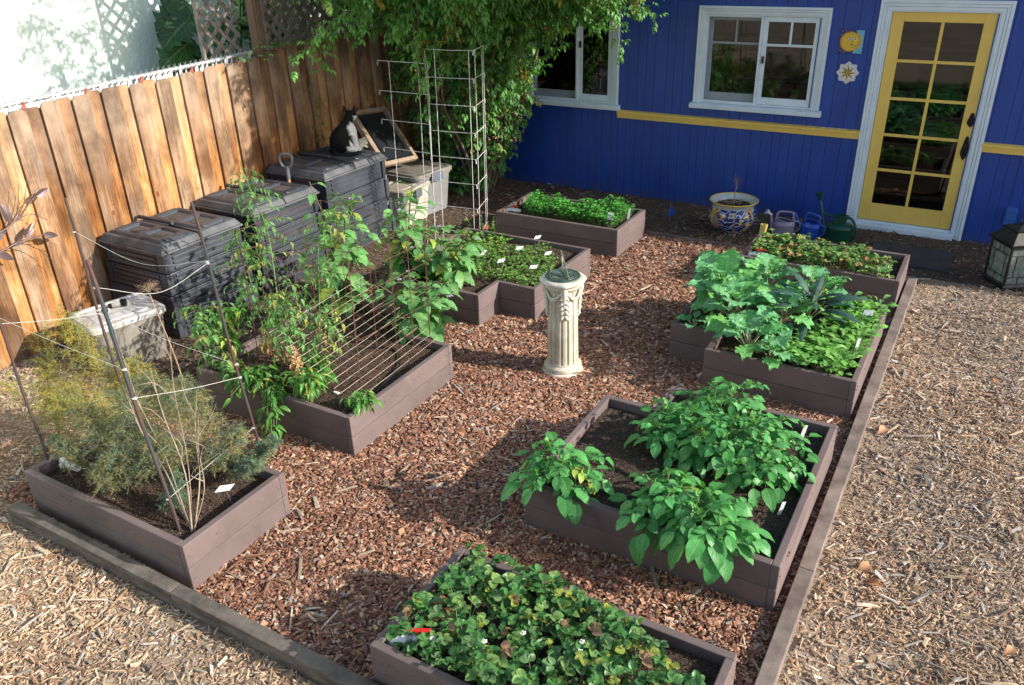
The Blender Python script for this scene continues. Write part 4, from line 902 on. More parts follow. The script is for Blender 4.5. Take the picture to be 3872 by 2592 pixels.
q = MB(); r = rs(3); q.lathe([(.181,.300),(.1,.306),(.05,.300),(.001,.305)], (*PC,0), 30); q.build('soil', M_SOIL, T)
q = MB()   # painted medallion standing 1 mm proud of the glaze
def onpot(u, z, k): 
    zz = [.04,.09,.15,.20,.25,.283]; rr_ = [.15,.205,.238,.245,.236,.215]; rad = np.interp(z, zz, rr_)+k; a = -PI*.5-.75+u; return (PC[0]+rad*math.cos(a), PC[1]+rad*math.sin(a), z)
def medal(u0, z0, w_, h, mat, k, nm):
    q = MB(); n_ = 18; ring_ = [onpot(u0+w_*math.cos(t), z0+h*math.sin(t), k) for t in np.linspace(0, 2*PI, n_, endpoint=False)]; mid_ = [onpot(u0+w_*.5*math.cos(t), z0+h*.5*math.sin(t), k) for t in np.linspace(0, 2*PI, n_, endpoint=False)]
    q.add(ring_+mid_+[onpot(u0, z0, k)], [[i,(i+1)%n_,n_+(i+1)%n_,n_+i] for i in range(n_)]+[[n_+i,n_+(i+1)%n_,2*n_] for i in range(n_)]); q.build(nm, mat, T, smooth=True)
medal(.05,.165,.36,.105, pm('orange_glaze', (.62,.26,.03), None, 3, .15, .02), .0022, 'medallion'); medal(.05,.165,.27,.090, pm('green_glaze', (.10,.24,.13), (.3,.35,.12), 30, .15, .02), .0034, 'medallion_ring'); medal(.05,.165,.15,.080, pm('navy_glaze', (.02,.03,.12), (.45,.4,.4), 22, .15, .02), .0046, 'medallion_core')
PT = thing('dry_plant', 'thin dried leafless twig plant growing in the painted pot', 'plant', (*PC, .30)); q = MB(); base = np.array([PC[0]-.0, PC[1], .30])
M_TWIG = pm('dry_twig', (.36,.30,.21), (.22,.17,.11), 20, .8, .3)
q.tube(interp([base, base+[.005,0,.12], base+[.015,.01,.25]], 8), np.linspace(.006,.003,8), 6)
r = rs(14)
for i in range(9):
    s_ = base+np.array([.012,.006,.16+.01*i]); e_ = s_+np.array([r.normal(0,.035), r.normal(0,.03), r.uniform(.03,.09)]); q.tube(interp([s_, (s_+e_)/2+[0,0,.01], e_], 5), .0018, 4)
for i in range(14):
    a = r.uniform(0,6.28); s_ = base+np.array([.06*math.cos(a), .06*math.sin(a), 0]); q.tube(interp([s_, s_+[r.normal(0,.03),r.normal(0,.03),.04], s_+[r.normal(0,.05),r.normal(0,.05),.03+r.uniform(0,.05)]], 6), .002, 4)
q.build('twigs', M_TWIG, PT); LV = Leaves([leaf_tpl(5, 3, 1, W=.5)]); 
for i in range(24): LV.add(base+np.array([.012+r.normal(0,.03), .006+r.normal(0,.025), .25+r.normal(0,.02)]), r.normal(0,1,3), (0,0,1), .016, (.2,.1,.05))
q = MB(); LV.into(q); q.build('dry_leaves', leafmat('dry_leaf', 0, .15, .7), PT)

# ---------------------------------------------------------------- watering cans
def can(c, col, colr, label, rot, s=1., rose=True, hsc=.80, sp=1.):
    T = thing('watering_can', label, 'watering can', (*c, 0), None); mt = pm('can'+label[:8], col, tuple(x_*.85 for x_ in col), 5, .4, .1); d = np.array([math.cos(rot), math.sin(rot), 0]); c3 = np.array([*c, 0.]); k = np.array([0,0,1.])
    q = MB(); q.lathe([(.001,.0),(.10*s,.0),(.105*s,.01),(.098*s,.13*s),(.103*s,.14*s),(.101*s,.15*s),(.094*s,.16*s),(.088*s,.19*s)], c3, 32, rfun=lambda A, Z: 1+.12*np.cos(2*(A-rot))); q.build('body', mt, T, smooth=True)
    q = MB()    # rim of the sloping mouth, spout side low
    P = [c3+d*(.075*s*math.cos(a)-.0)+np.cross(k, d)*(.070*s*math.sin(a))+k*(.19*s+.02*s*math.cos(a)) for a in np.linspace(0, 2*PI, 25)]; q.tube(P, .007*s, 6, caps=False); q.build('mouth_rim', mt, T)
    q = MB(); q.lathe([(.001,.12*s),(.09*s,.12*s)], c3, 24); q.build('water', pm('can_inside', (.02,.02,.025), None, 3, .3), T)
    q = MB(); P = interp([c3+d*.085*s+k*.20*s, c3+d*.075*s+k*.275*s, c3+d*.05*s+k*.305*s, c3-d*.06*s+k*.30*s, c3-d*.085*s+k*.275*s, c3-d*.088*s+k*.19*s], 22); q.tube(P, .013*s, 8)
    P = interp([c3-d*.095*s+k*.185*s, c3-d*.155*s+k*.165*s, c3-d*.160*s+k*.08*s, c3-d*.112*s+k*.03*s], 14); q.tube(P, .012*s, 8); q.build('handle', mt, T, smooth=True)
    q = MB(); P = interp([c3+d*.105*s+k*.05*s, c3+d*(.105+.045*sp)*s+k*.10*s, c3+d*(.105+.08*sp)*s+k*.20*s, c3+d*(.105+.11*sp)*s+k*.265*s], 12); q.tube(P, np.linspace(.022,.012,12)*s, 10); q.build('spout', mt, T, smooth=True)
    if rose:
        e = P[-1]; dd = nrm(d*.75+k*.6); mt2 = plain('rose_white', (.62,.68,.68), .4); q = MB(); q.tube([e-dd*.01, e+dd*.02, e+dd*.055, e+dd*.062], [.012,.015,.036,.032], 18); q.build('rose', mt2, T, smooth=False)
    T.scale = (1, 1, hsc); return T
can((-1.67,8.29), (.30,.26,.38), None, 'lavender watering can with a white rose, leftmost of the three by the wall', math.radians(200), .98, sp=.35)
can((-1.41,8.36), (.02,.10,.55), None, 'bright blue watering can between the lavender and the green one', math.radians(160), .95, rose=False)
gc = np.array([-1.13, 8.34, 0]); T = thing('watering_can', 'dark green long-spouted watering can standing next to the door frame', 'watering can', tuple(gc)); M_GRN = pm('green_plastic', (.010,.075,.045), (.008,.055,.035), 5, .3, .1)
q = MB(); q.lathe([(.001,0),(.118,0),(.124,.012),(.124,.14),(.128,.147),(.122,.156),(.10,.175),(.04,.19),(.001,.192)], gc, 40); q.build('body', M_GRN, T, smooth=True)
q = MB(); ft = rrect(.060,.036,.03,5); loft(q, [np.c_[ft*1.02, np.full(24,.17)]+gc-[.02,0,0], np.c_[ft, np.full(24,.245)]+gc-[.0,0,0], np.c_[ft*1.15, np.full(24,.252)]+gc, np.c_[ft*1.15, np.full(24,.262)]+gc, np.c_[ft*.85, np.full(24,.262)]+gc, np.c_[ft*.8, np.full(24,.20)]+gc]); q.build('filler', M_GRN, T)
q = MB(); q.tube(interp([gc+[.05,0,.245], gc+[.10,-.01,.235], gc+[.15,-.02,.15], gc+[.15,-.02,.06], gc+[.115,-.01,.02]], 18), .014, 8); q.build('handle', M_GRN, T, smooth=True)
q = MB(); P = interp([gc+[-.11,.0,.06], gc+[-.16,.01,.12], gc+[-.20,.03,.27], gc+[-.235,.05,.38]], 14); q.tube(P, np.linspace(.02,.009,14), 10); q.tube([gc+[-.055,0,.235], gc+[-.195,.028,.255]], .011, 8); q.build('spout', M_GRN, T, smooth=True)
q = MB(); dd = nrm(np.array([-.25,-.1,.95])); q.tube([P[-1]-dd*.01, P[-1]+dd*.02, P[-1]+dd*.075], [.012,.018,.04], 16); q.build('rose', M_GRN, T)

# ---------------------------------------------------------------- lantern
LC = np.array([.382,7.846,0]); an = math.radians(34.3); RL = np.array([(math.cos(an),-math.sin(an),0),(math.sin(an),math.cos(an),0),(0,0,1)]); M_LAN = pm('dark_bronze', (.045,.045,.04), (.022,.021,.02), 12, .38, .15, metal=.5)
T = thing('lantern', 'large black candle lantern with leaded glass sides at the right edge', 'lantern', tuple(LC)); hs = .145
def lq(a, s0, s1, z0, z1): 
    lo = [(-s0,-s0,z0),(s0,-s0,z0),(s0,s0,z0),(-s0,s0,z0)]; hi = [(-s1,-s1,z1),(s1,-s1,z1),(s1,s1,z1),(-s1,s1,z1)]; a.hexa(np.array(lo) @ RL.T+LC, np.array(hi) @ RL.T+LC)
q = MB(); lq(q,.148,.148,0,.02); lq(q,.14,.132,.0205,.045); q.build('base', M_LAN, T, bevel=.003)
b0, t0, zb_, zt_ = .132, .138, .0455, .385
q = MB()
for sx in (-1,1):
    for sy in (-1,1):
        lo = np.array([(sx*b0+dx_,sy*b0+dy_,zb_) for dx_,dy_ in ((-.009,-.009),(.009,-.009),(.009,.009),(-.009,.009))]); hi = np.array([(sx*t0+dx_,sy*t0+dy_,zt_) for dx_,dy_ in ((-.009,-.009),(.009,-.009),(.009,.009),(-.009,.009))]); q.hexa(lo @ RL.T+LC, hi @ RL.T+LC)
q.build('corner_post', M_LAN, T, bevel=.002)
M_LG = glass(); M_LG.name = 'lantern_glass'; nt = M_LG.node_tree; df = N(nt, 'ShaderNodeBsdfDiffuse'); df.inputs[0].default_value = (.75,.82,.80,1); tl = N(nt, 'ShaderNodeBsdfTranslucent'); tl.inputs[0].default_value = (.75,.82,.80,1); ad_ = N(nt, 'ShaderNodeMixShader'); nt.links.new(df.outputs[0], ad_.inputs[1]); nt.links.new(tl.outputs[0], ad_.inputs[2])
mo = nt.nodes['Material Output']; src = mo.inputs[0].links[0].from_socket; mz = N(nt, 'ShaderNodeMixShader'); nn3 = noise(nt, coords(nt), 14, 5, .7); rz = ramp(nt, [(.3,(.12,.12,.12)), (.75,(.5,.5,.5))], nn3.outputs[0]); nt.links.new(rz.outputs[0], mz.inputs[0]); nt.links.new(src, mz.inputs[1]); nt.links.new(ad_.outputs[0], mz.inputs[2]); nt.links.new(mz.outputs[0], mo.inputs[0])
for k_ in range(4):
    Rk = np.array([(math.cos(k_*PI/2),-math.sin(k_*PI/2),0),(math.sin(k_*PI/2),math.cos(k_*PI/2),0),(0,0,1)]); RR = RL @ Rk; q = MB(); y_ = lambda z: -(b0+(t0-b0)*(z-zb_)/(zt_-zb_))
    def bar(x0, z0, x1, z1, w_=.0035): q.tube([np.array([x0, y_(z0), z0]) @ RR.T+LC, np.array([x1, y_(z1), z1]) @ RR.T+LC], w_, 4)
    for z in (zb_+.008, .115, .31, zt_-.008): bar(-.125, z, .125, z, .0045)
    bar(-.072,.115,-.074,.31); bar(.072,.115,.074,.31); bar(-.02,zb_,-.02,.115); bar(.03,.31,.03,zt_); bar(-.02,.31,-.02,zt_) if k_ % 2 else None; bar(.0,.115,.0,.31) if k_ % 2 == 0 and False else None
    fr = q.build('side_frame', M_LAN, T); q = MB(); q.add(np.array([(-.126,y_(zb_)+.001,zb_),(.126,y_(zb_)+.001,zb_),(.13,y_(zt_)+.001,zt_),(-.13,y_(zt_)+.001,zt_),(-.126,y_(zb_)+.003,zb_),(.126,y_(zb_)+.003,zb_),(.13,y_(zt_)+.003,zt_),(-.13,y_(zt_)+.003,zt_)]) @ RR.T+LC, [[0,1,2,3],[7,6,5,4],[0,4,5,1],[3,2,6,7]]); q.build('pane', M_LG, fr)
q = MB(); lq(q,.140,.150,.3855,.395); lq(q,.165,.172,.3955,.412); lq(q,.160,.095,.4125,.505); lq(q,.10,.104,.5055,.517); lq(q,.098,.02,.5175,.555); q.tube([LC+[0,0,.555],LC+[0,0,.575]], .012, 10); q.build('roof', M_LAN, T, bevel=.003)
q = MB(); a = np.linspace(0, 2*PI, 21); q.tube(np.stack([LC[0]+.028*np.cos(a), LC[1]+.01*np.cos(a), .598+.028*np.sin(a)], -1), .004, 6, caps=False); q.build('ring', M_LAN, T)
q = MB(); q.lathe([(.001,.0455),(.042,.0455),(.043,.05),(.043,.20),(.040,.206),(.034,.200),(.001,.197)], LC, 28); o = q.build('candle', pm('wax', (.78,.76,.70), (.7,.68,.62), 3, .5, .03), None, smooth=False, origin=tuple(LC+[0,0,.0455])); tag(o, 'thick ivory pillar candle inside the black lantern', 'candle')

# door mats (two overlapping tiles of dark rubber)
M_RUB = pm('weathered_rubber', (.055,.052,.052), (.032,.03,.031), 5, .85, .5)
q = MB(); q.box((-.80,7.93,.006),(-.44,8.44,.020)); o = q.build('body', M_RUB, None, bevel=.003, origin=(-.6,8.2,0)); o.name = 'door_mat'; tag(o, 'dark rubber door mat, the left half partly behind the strawberry bed', 'door mat')
q = MB(); q.box((-.437,7.86,.006),(-.085,8.40,.022)); o = q.build('body', M_RUB, None, bevel=.003, origin=(-.26,8.1,0)); o.name = 'door_mat'; tag(o, 'dark rubber door mat, the right half below the door', 'door mat')
for i in range(4):
    pass
# flag
T = thing('marker_flag', 'small blue flag on a wire stuck in the mulch left of the painted pot', 'flag', (-2.86,8.18,0)); q = MB(); q.tube([(-2.86,8.18,0),(-2.855,8.18,.20)], .0018, 5); q.build('wire', M_GALV, T)
q = MB(); P = [(-2.856,8.18,.19),(-2.80,8.155,.12),(-2.815,8.16,.085),(-2.858,8.18,.06),(-2.885,8.19,.045),(-2.90,8.2,.03)]; q.add(P+[(p_[0],p_[1]+.0015,p_[2]) for p_ in P], [[0,3,2,1],[0,5,4,3],[6,7,8,9],[6,9,10,11],[0,1,7,6],[1,2,8,7],[2,3,9,8],[3,4,10,9],[4,5,11,10],[5,0,6,11]]); q.build('flag', plain('flag_blue', (.01,.14,.75), .5), T)

# ---------------------------------------------------------------- plant markers
M_TAGW = pm('white_tag', (.80,.81,.80), (.74,.75,.74), 6, .35, .05); M_TAGR = plain('rust_tag', (.5,.16,.07), .6); M_WIRE = plain('marker_wire', (.35,.36,.38), .4, .7)
def marker(p, label, size=(.062,.036), h=.11, yaw=0., tilt=.5, mat=None, stick=False):
    p = np.array(p, float); T = thing('plant_marker', label, 'plant marker', tuple(p), 'small white plant markers stuck in the raised beds'); rgt = np.array([math.cos(yaw), math.sin(yaw), 0]); up = np.array([math.sin(yaw)*math.sin(tilt), -math.cos(yaw)*math.sin(tilt)*-1, math.cos(tilt)]); up = nrm(up); n_ = np.cross(rgt, up); c = p+np.array([0,0,h])
    w_, hh_ = size; q = MB(); FRm = np.stack([rgt, up, n_], -1)
    if stick:
        q.prism([(-w_/2,-h-.0),(0,-h-.03),(w_/2,-h),(w_/2,hh_),(-w_/2,hh_)], -.0012, .0012, FRm, c); q.build('stick', mat or M_TAGW, T, bevel=.0005)
    else:
        q.prism([(-w_/2,-hh_/2),(w_/2,-hh_/2),(w_/2,hh_/2),(-w_/2,hh_/2)], -.0012, .0012, FRm, c); q.build('plate', mat or M_TAGW, T, bevel=.0008)
        for sx in (-1, 1): q = MB(); q.tube([c+rgt*sx*w_*.28, c+rgt*sx*w_*.28-up*hh_*.5+n_*.002, p+rgt*sx*w_*.30-[0,0,.03]], .0016, 5); q.build('leg', M_WIRE, T)
marker((-3.44,6.24,.24), 'white marker nearest the rear board of the carrot bed', yaw=.9)
marker((-3.45,5.92,.24), 'white marker in the middle of the carrot seedlings', yaw=.6)
marker((-3.16,5.92,.24), 'white marker behind the tip of the sundial gnomon', yaw=.9)
marker((-3.44,5.58,.24), 'white marker in the carrots, left of the one beside the dial plate', yaw=.9)
marker((-3.12,5.58,.24), 'white marker just left of the sundial plate, close to the notch', yaw=.5)
marker((-3.68,5.68,.24), 'white marker half hidden behind the eggplant leaves', yaw=.9, size=(.04,.05))
marker((-4.02,6.27,.24), 'rust red marker among the pea seedlings', yaw=.7, mat=M_TAGR)
marker((-3.06,7.03,.24), 'lower white marker at the right end of the bright herb bed', yaw=.1)
marker((-3.08,7.085,.26), 'upper white marker at the right end of the bright herb bed, behind the other', yaw=.1)
marker((-2.98,7.30,.25), 'narrow white stick in the far right corner of the bright herb bed', size=(.022,.06), h=.07, yaw=.3, tilt=.2, stick=True)
marker((-3.11,2.19,.22), 'white marker beside the bare stems in the asparagus bed', size=(.078,.05), h=.10, yaw=.75, tilt=.75)
marker((-.50,5.74,.30), 'white marker among the turnip greens, the farther of two', yaw=.15)
marker((-.49,5.30,.27), 'white stick among the turnip greens, nearer than the square marker', size=(.022,.045), h=.09, yaw=.5, tilt=.2, stick=True)
marker((-.58,4.16,.25), 'white stick in the far right of the potato bed', size=(.022,.045), h=.05, yaw=.5, tilt=.3, stick=True)
marker((-.53,3.47,.22), 'white stick at the right edge of the potato bed, nearest the camera', size=(.02,.045), h=.035, yaw=.6, tilt=.3, stick=True)
# yellow scoop in the strawberry bed
q = MB(); c0 = np.array([-1.675,7.40,.28]); P = [(.034*math.cos(a),.02*math.sin(a)) for a in np.linspace(0,2*PI,14,endpoint=False)]; loft(q, [np.c_[np.array(P)*.85, np.full(14,0)]+c0, np.c_[np.array(P), np.full(14,.10)]+c0+[.008,0,0], np.c_[np.array(P)*.86, np.full(14,.10)]+c0+[.008,0,0], np.c_[np.array(P)*.75, np.full(14,.02)]+c0]); tag(q.build('plastic_cup', plain('yellow_plastic', (.72,.55,.16), .45), None, origin=tuple(c0)), 'small yellow plastic cup standing on the rear left corner of the far strawberry bed', 'cup')

# ---------------------------------------------------------------- irrigation valves
M_PVC = pm('white_pvc', (.78,.80,.82), (.7,.72,.74), 5, .3, .03); M_RED = plain('red_valve', (.62,.02,.015), .35)
def valve(p, yaw, label, s=1.):
    p = np.array(p, float); d = np.array([math.cos(yaw), math.sin(yaw), 0]); T = thing('water_valve', label, 'valve', tuple(p), 'white pipe valves in the corners of the beds'); k = np.array([0,0,1.])
    q = MB(); P = interp([p-k*.06*s, p+k*.02*s, p+k*.045*s+d*.012*s, p+k*.05*s+d*.05*s], 10); q.tube(P, [.019*s]*10, 12); q.tube([p-k*.005*s, p+k*.016*s], .024*s, 12); q.tube([P[-1]-d*.012*s, P[-1]+d*.012*s], .024*s, 12); q.build('elbow', M_PVC, T)
    q = MB(); e = P[-1]+d*.012*s; q.tube([e, e+d*.02*s, e+d*.021*s, e+d*.07*s, e+d*.071*s, e+d*.11*s], [.017*s,.017*s,.026*s,.026*s,.02*s,.02*s], 12); q.build('valve_body', M_PVC, T)
    q = MB(); c = e+d*.045*s+k*.026*s; sd2 = np.cross(k, d); q.tube([c, c+k*.02*s], .013*s, 10); FRv = np.stack([d, sd2, k], -1); q.box((-.045*s,-.010*s,.012*s),(.045*s,.010*s,.024*s), rot=FRv, org=c); q.build('lever', M_RED, T, bevel=.003)
valve((-1.725,1.835,.235), math.radians(25), 'white pipe with a red lever in the near left corner of the closest strawberry bed', 1.05)
valve((-4.20,1.97,.235), math.radians(-5), 'white pipe with a red lever under the asparagus at the left', 1.0)
valve((-1.635,6.83,.25), math.radians(8), 'white pipe with a red lever in the far strawberry bed by the door', .9)
valve((-4.22,7.0,.245), math.radians(5), 'white pipe with a red lever in the left corner of the bright herb bed', .9)
# drip lines
M_DRIP = plain('black_drip_line', (.012,.012,.014), .4)
def drip(P, label, cat='hose'):
    q = MB(); q.tube(interp(P, 30), .0065, 6); tag(q.build('drip_line', M_DRIP, None, True, origin=P[0]), label, cat, 'thin black drip lines on the soil of the beds')
drip([(-3.06,3.2,.236),(-3.14,3.55,.24),(-3.2,3.8,.238),(-3.4,4.0,.236),(-3.6,3.9,.24),(-3.75,3.6,.24)], 'thin black drip line curling on the soil under the wire cage')
drip([(-1.7,3.45,.237),(-1.4,3.42,.24),(-1.1,3.3,.238),(-.7,3.2,.236)], 'thin black drip line crossing the dark soil between the potato plants')
drip([(-4.2,5.95,.247),(-3.8,5.8,.25),(-3.4,5.75,.247),(-3.2,5.95,.247),(-3.35,6.2,.25)], 'thin black drip line looping among the carrot seedlings')
drip([(-3.05,1.95,.236),(-3.25,2.0,.236),(-3.6,2.15,.24),(-4.0,2.2,.238)], 'thin black drip line on the soil of the asparagus bed')

# ---------------------------------------------------------------- wire trellises
def wires(T, org, ux, xs, zs, rad, mat, lean=(0,0,0), hook=True, name='wire', x0=None, x1=None, z0=None):
    org = np.array(org, float); ux = nrm(np.array(ux, float)); lean = np.array(lean, float)
    P = lambda a, z: org+ux*a+np.array([0,0,z])+lean*z
    zb_ = z0 if z0 is not None else 0
    x0 = xs[0]-.0 if x0 is None else x0; x1 = xs[-1] if x1 is None else x1; r = rs(len(xs))
    for a in xs: q = MB(); q.tube(interp([P(a,zb_), P(a+r.normal(0,.004),(zb_+zs[-1])/2), P(a,zs[-1]+.004)], 6), rad, 5); q.build(name, mat, T)
    for z in zs:
        q = MB(); L_ = [P(x0-.0,z-.045)] if hook else []; L_ += [P(x0,z), P((x0+x1)/2,z+r.normal(0,.004)), P(x1,z)]; L_ += [P(x1+.004,z-.04)] if hook else []
        q.tube(L_, rad, 5); q.build(name, mat, T)
M_TW = pm('galvanised_wire', (.80,.80,.82), (.62,.56,.52), 9, .5, .05, metal=.1)
T = thing('wire_trellis', 'pale galvanised wire panel with hooked ends in front of the leaning tray', 'trellis', (-5.0,6.42,0))
wires(T, (-5.33,6.42,0), (1,-.02,0), [.14,.49,.60], [.40,.68,.96,1.24,1.52,1.80], .0032, M_TW, lean=(.03,0,0), x0=0, x1=.60)
T = thing('wire_trellis', 'taller pale galvanised wire panel on the right, folded into a column behind the carrot bed', 'trellis', (-4.5,6.5,0))
wires(T, (-4.78,6.47,0), (1,.1,0), [.0,.10,.46], [.17,.42,.67,.92,1.17,1.42,1.67,1.92], .0032, M_TW, lean=(.02,0,0), x0=0, x1=.50)
wires(T, (-4.28,6.53,0), (-.30,.95,0), [.05,.30,.36], [.17,.42,.67,.92,1.17,1.42,1.67,1.92], .0028, M_TW, lean=(.02,0,0), x0=0, x1=.38)

M_RUST = pm('rusty_wire', (.16,.065,.04), (.08,.035,.025), 30, .85, .4)
T = thing('wire_cage', 'square rusty tomato cage of reinforcing mesh standing in the bed left of the sundial', 'plant cage', (-3.7,3.85,.2))
zc = [.30,.45,.60,.75,.90,1.05,1.20]
A_, B_, C_, D4 = np.array([-4.15,3.42]), np.array([-3.22,3.42]), np.array([-3.16,4.12]), np.array([-4.10,4.16])
for p_, q_, n_ in ((A_,B_,7),(B_,C_,5),(C_,D4,7),(D4,A_,5)):
    Ln = np.linalg.norm(q_-p_); wires(T, (*p_, .0), (*(q_-p_), 0), list(np.linspace(0.001, Ln-.001, n_)), zc, .0020, M_RUST, hook=False, z0=.16, lean=(.02,.01,0))
M_MESH = pm('light_mesh_wire', (.55,.50,.40), (.38,.32,.24), 14, .5, .1, metal=.3)
T = thing('mesh_panel', 'straw coloured welded mesh panel lying slanted inside the rusty cage', 'mesh panel', (-3.5,3.7,.24))
o1 = np.array([-3.12,3.22,.275]); dy_ = nrm(np.array([-.03,1,.02])); dz_ = nrm(np.array([-.72,0,.40])); 
for i in range(15):
    q = MB(); a = o1+dz_*i*.052; q.tube([a-[0,0,0], a+dy_*.48+[0,0,-.004], a+dy_*.98], .0014, 5); q.build('wire', M_MESH, T)
for i in range(7):
    q = MB(); a = o1+dy_*(.02+i*.155)+[0,0,-.005]; q.tube([a, a+dz_*.73], .0016, 5); q.build('wire', M_RUST, T)

# ---------------------------------------------------------------- stakes and strings
M_STK = pm('green_steel_stake', (.035,.06,.07), (.10,.045,.035), 5, .55, .4, (1,1,.35), metal=.2)
def stake(a, b_, label, rad=.0082):
    a, b_ = np.array(a, float), np.array(b_, float); q = MB(); n_ = 40; P = a+(b_-a)*np.linspace(0,1,n_)[:,None]+np.array([.004,.002,0])*np.sin(np.linspace(0,9,n_))[:,None]
    rr_ = np.full(n_, rad); rr_[::6] *= 1.22; q.tube(P, rr_, 8); tag(q.build('garden_stake', M_STK, None, True, origin=tuple(a)), label, 'garden stake', 'green coated garden stakes round the asparagus')
SA = ((-3.14,1.905,.15),(-3.33,1.93,1.66)); SB = ((-3.14,2.497,.15),(-3.19,2.42,1.80)); SC_ = ((-4.26,1.925,.15),(-4.33,1.95,1.22)); SE = ((-4.22,2.44,.15),(-4.30,2.47,1.66))
stake(*SA, 'front stake rising through the bare stems of the asparagus bed', .0095); stake(*SB, 'right stake of the asparagus bed, in front of the near compost bin'); stake(*SC_, 'stake at the left edge of the picture'); stake(*SE, 'tallest looking rear stake with a string tied near its top, against the fence')
M_STR = plain('white_string', (.72,.72,.68), .7)
def on(S_, z): a, b_ = np.array(S_[0]), np.array(S_[1]); return a+(b_-a)*(z-a[2])/(b_[2]-a[2])
def string(a, b_, sag, label):
    P = interp([a, (a+b_)/2-[0,0,sag], b_], 24); q = MB(); q.tube(P, .0011, 5)
    for e in (a, b_):
        t = np.linspace(0, 4*PI, 17); q.tube(np.stack([e[0]+.0098*np.cos(t), e[1]+.0098*np.sin(t), e[2]+np.linspace(-.005,.005,17)], -1), .002, 4)
    tag(q.build('string', M_STR, None, origin=tuple(a)), label, 'string', 'white strings tied between the stakes')
string(on(SE,1.47), on(SB,1.50), .10, 'white string sagging from the rear stake to the right stake')
string(on(SA,1.53), on(SB,1.49), .09, 'slack white string from the front stake top to the right stake')
string(on(SC_,1.16), on(SA,1.13), .01, 'level white string from the left stake to the front stake')
string(on(SA,.98), on(SB,.84), .01, 'taut white string crossing the asparagus low on the right')
string(on(SC_,1.12), on(SE,.98), .01, 'white string running back from the left stake to the rear stake')
string(on(SE,1.0), on(SB,.92), .02, 'faint string across the back of the asparagus')
string(on(SA,.42), on(SB,.52), .0, 'lowest string, near the white marker')

# ---------------------------------------------------------------- metal leaf ornament on the fence
M_COP = pm('patinated_copper', (.17,.11,.10), (.10,.085,.10), 16, .45, .2, metal=.5)
T = thing('metal_branch', 'metal ornament of curved twigs with copper leaves hung on the fence', 'wall ornament', (-6.06,2.95,1.05)); XO = -6.07
def o3(y, z, x=XO): return np.array([x, y, z])
q = MB()
P1 = interp([o3(2.60,1.06), o3(2.85,1.03), o3(3.05,1.075), o3(3.27,1.22)], 20); P2 = interp([o3(2.60,.93), o3(2.85,.90), o3(3.05,.93), o3(3.25,.93)], 20)
for P in (P1, P2): q.tube(P, np.linspace(.009,.004,20), 6)
for s_, e_, bn in (((3.08,1.09),(3.30,1.03),.05),((3.08,1.09),(3.24,1.36),-.03),((3.12,1.10),(3.30,1.28),.02),((3.02,.93),(3.30,1.14),-.04),((3.02,.93),(3.32,.82),.05),((3.0,.93),(3.26,.70),.06),((3.05,1.08),(3.17,1.34),-.03)):
    a, b_ = o3(*s_), o3(*e_); q.tube(interp([a, (a+b_)/2+[.02,.0,bn], b_+[.015,0,0]], 10), np.linspace(.004,.002,10), 5)
q.build('twigs', M_COP, T, smooth=True)
tp = leaf_tpl(9, 6, 2, W=.48, fold=.35, curl=.25)
for (y, z, dy2, dz2, s_) in ((3.27,1.22,1,.35,.12),(3.03,1.09,-.1,1,.15),(2.83,1.05,.6,.8,.14),(2.78,1.02,1,.1,.22),(2.70,1.37,.9,.4,.16),(2.62,1.09,.6,.7,.13),(2.62,.93,1,-.1,.15),(3.10,.95,.6,.6,.13),(2.88,.90,.75,-.55,.13),(3.24,.93,.9,-.3,.12)):
    q = MB(); LV = Leaves([tp]); LV.add(o3(y,z,XO+.01), (0.15,dy2,dz2), (1,.1,.2), s_, (1,1,1)); LV.into(q); o = q.build('leaf', M_COP, T); sm = o.modifiers.new('t', 'SOLIDIFY'); sm.thickness = .003

# ---------------------------------------------------------------- tiles on the wall
def ctile(name, label, c, layers, cat):
    T = thing(name, label, cat, (c[0], YH-.02, c[1])); FRt = frame((0,0,1), (0,-1,0))   # columns right(x), fwd(z), up(-y)
    for i, (nm, poly, mt) in enumerate(layers):
        h0, h1 = (.001, .014) if i == 0 else (.0142+.0006*(i-1), .0145+.0006*i); q = MB(); polys = poly if isinstance(poly[0][0], (list, tuple, np.ndarray)) else [poly]
        for p_ in polys:
            p_ = [(-a*FRt[0,0]*-1, b_) for a, b_ in p_]; q.prism([(a*FRt[0,0], b_) for a, b_ in p_], h0, h1, FRt, (c[0], YH, c[1]))
        q.build(nm, mt, T)
    return T
def circ(cx, cy, r0, n=24, sx=1): return [(cx+r0*sx*math.cos(a), cy+r0*math.sin(a)) for a in np.linspace(0, 2*PI, n, endpoint=False)]
g_ = lambda n_, c: pm('glaze_'+n_, c, tuple(x_*.8 for x_ in c), 40, .25, .05)
NV, YL, OR, SK, WH, BL, RD_, PU = g_('navy',(.03,.025,.16)), g_('yellow',(.75,.52,.05)), g_('orange',(.62,.27,.03)), g_('sky',(.13,.48,.66)), g_('white',(.72,.70,.72)), g_('eye',(.05,.18,.5)), g_('red',(.5,.14,.05)), g_('plum',(.08,.02,.07))
rays = []
for i in range(15):
    a = -1.15+i*.165; a1, a2 = a-.08, a+.08; rays.append([(.062*math.cos(a1)+.012, .062*math.sin(a1)), (.105*math.cos(a)+.006, .105*math.sin(a)), (.062*math.cos(a2)+.012, .062*math.sin(a2))])
stars = [circ(x_, y_, .0035, 5) for x_, y_ in ((-.095,.095),(-.06,.10),(-.10,.06),(-.10,-.05),(-.085,-.085),(-.10,-.08),(-.06,-.098))]
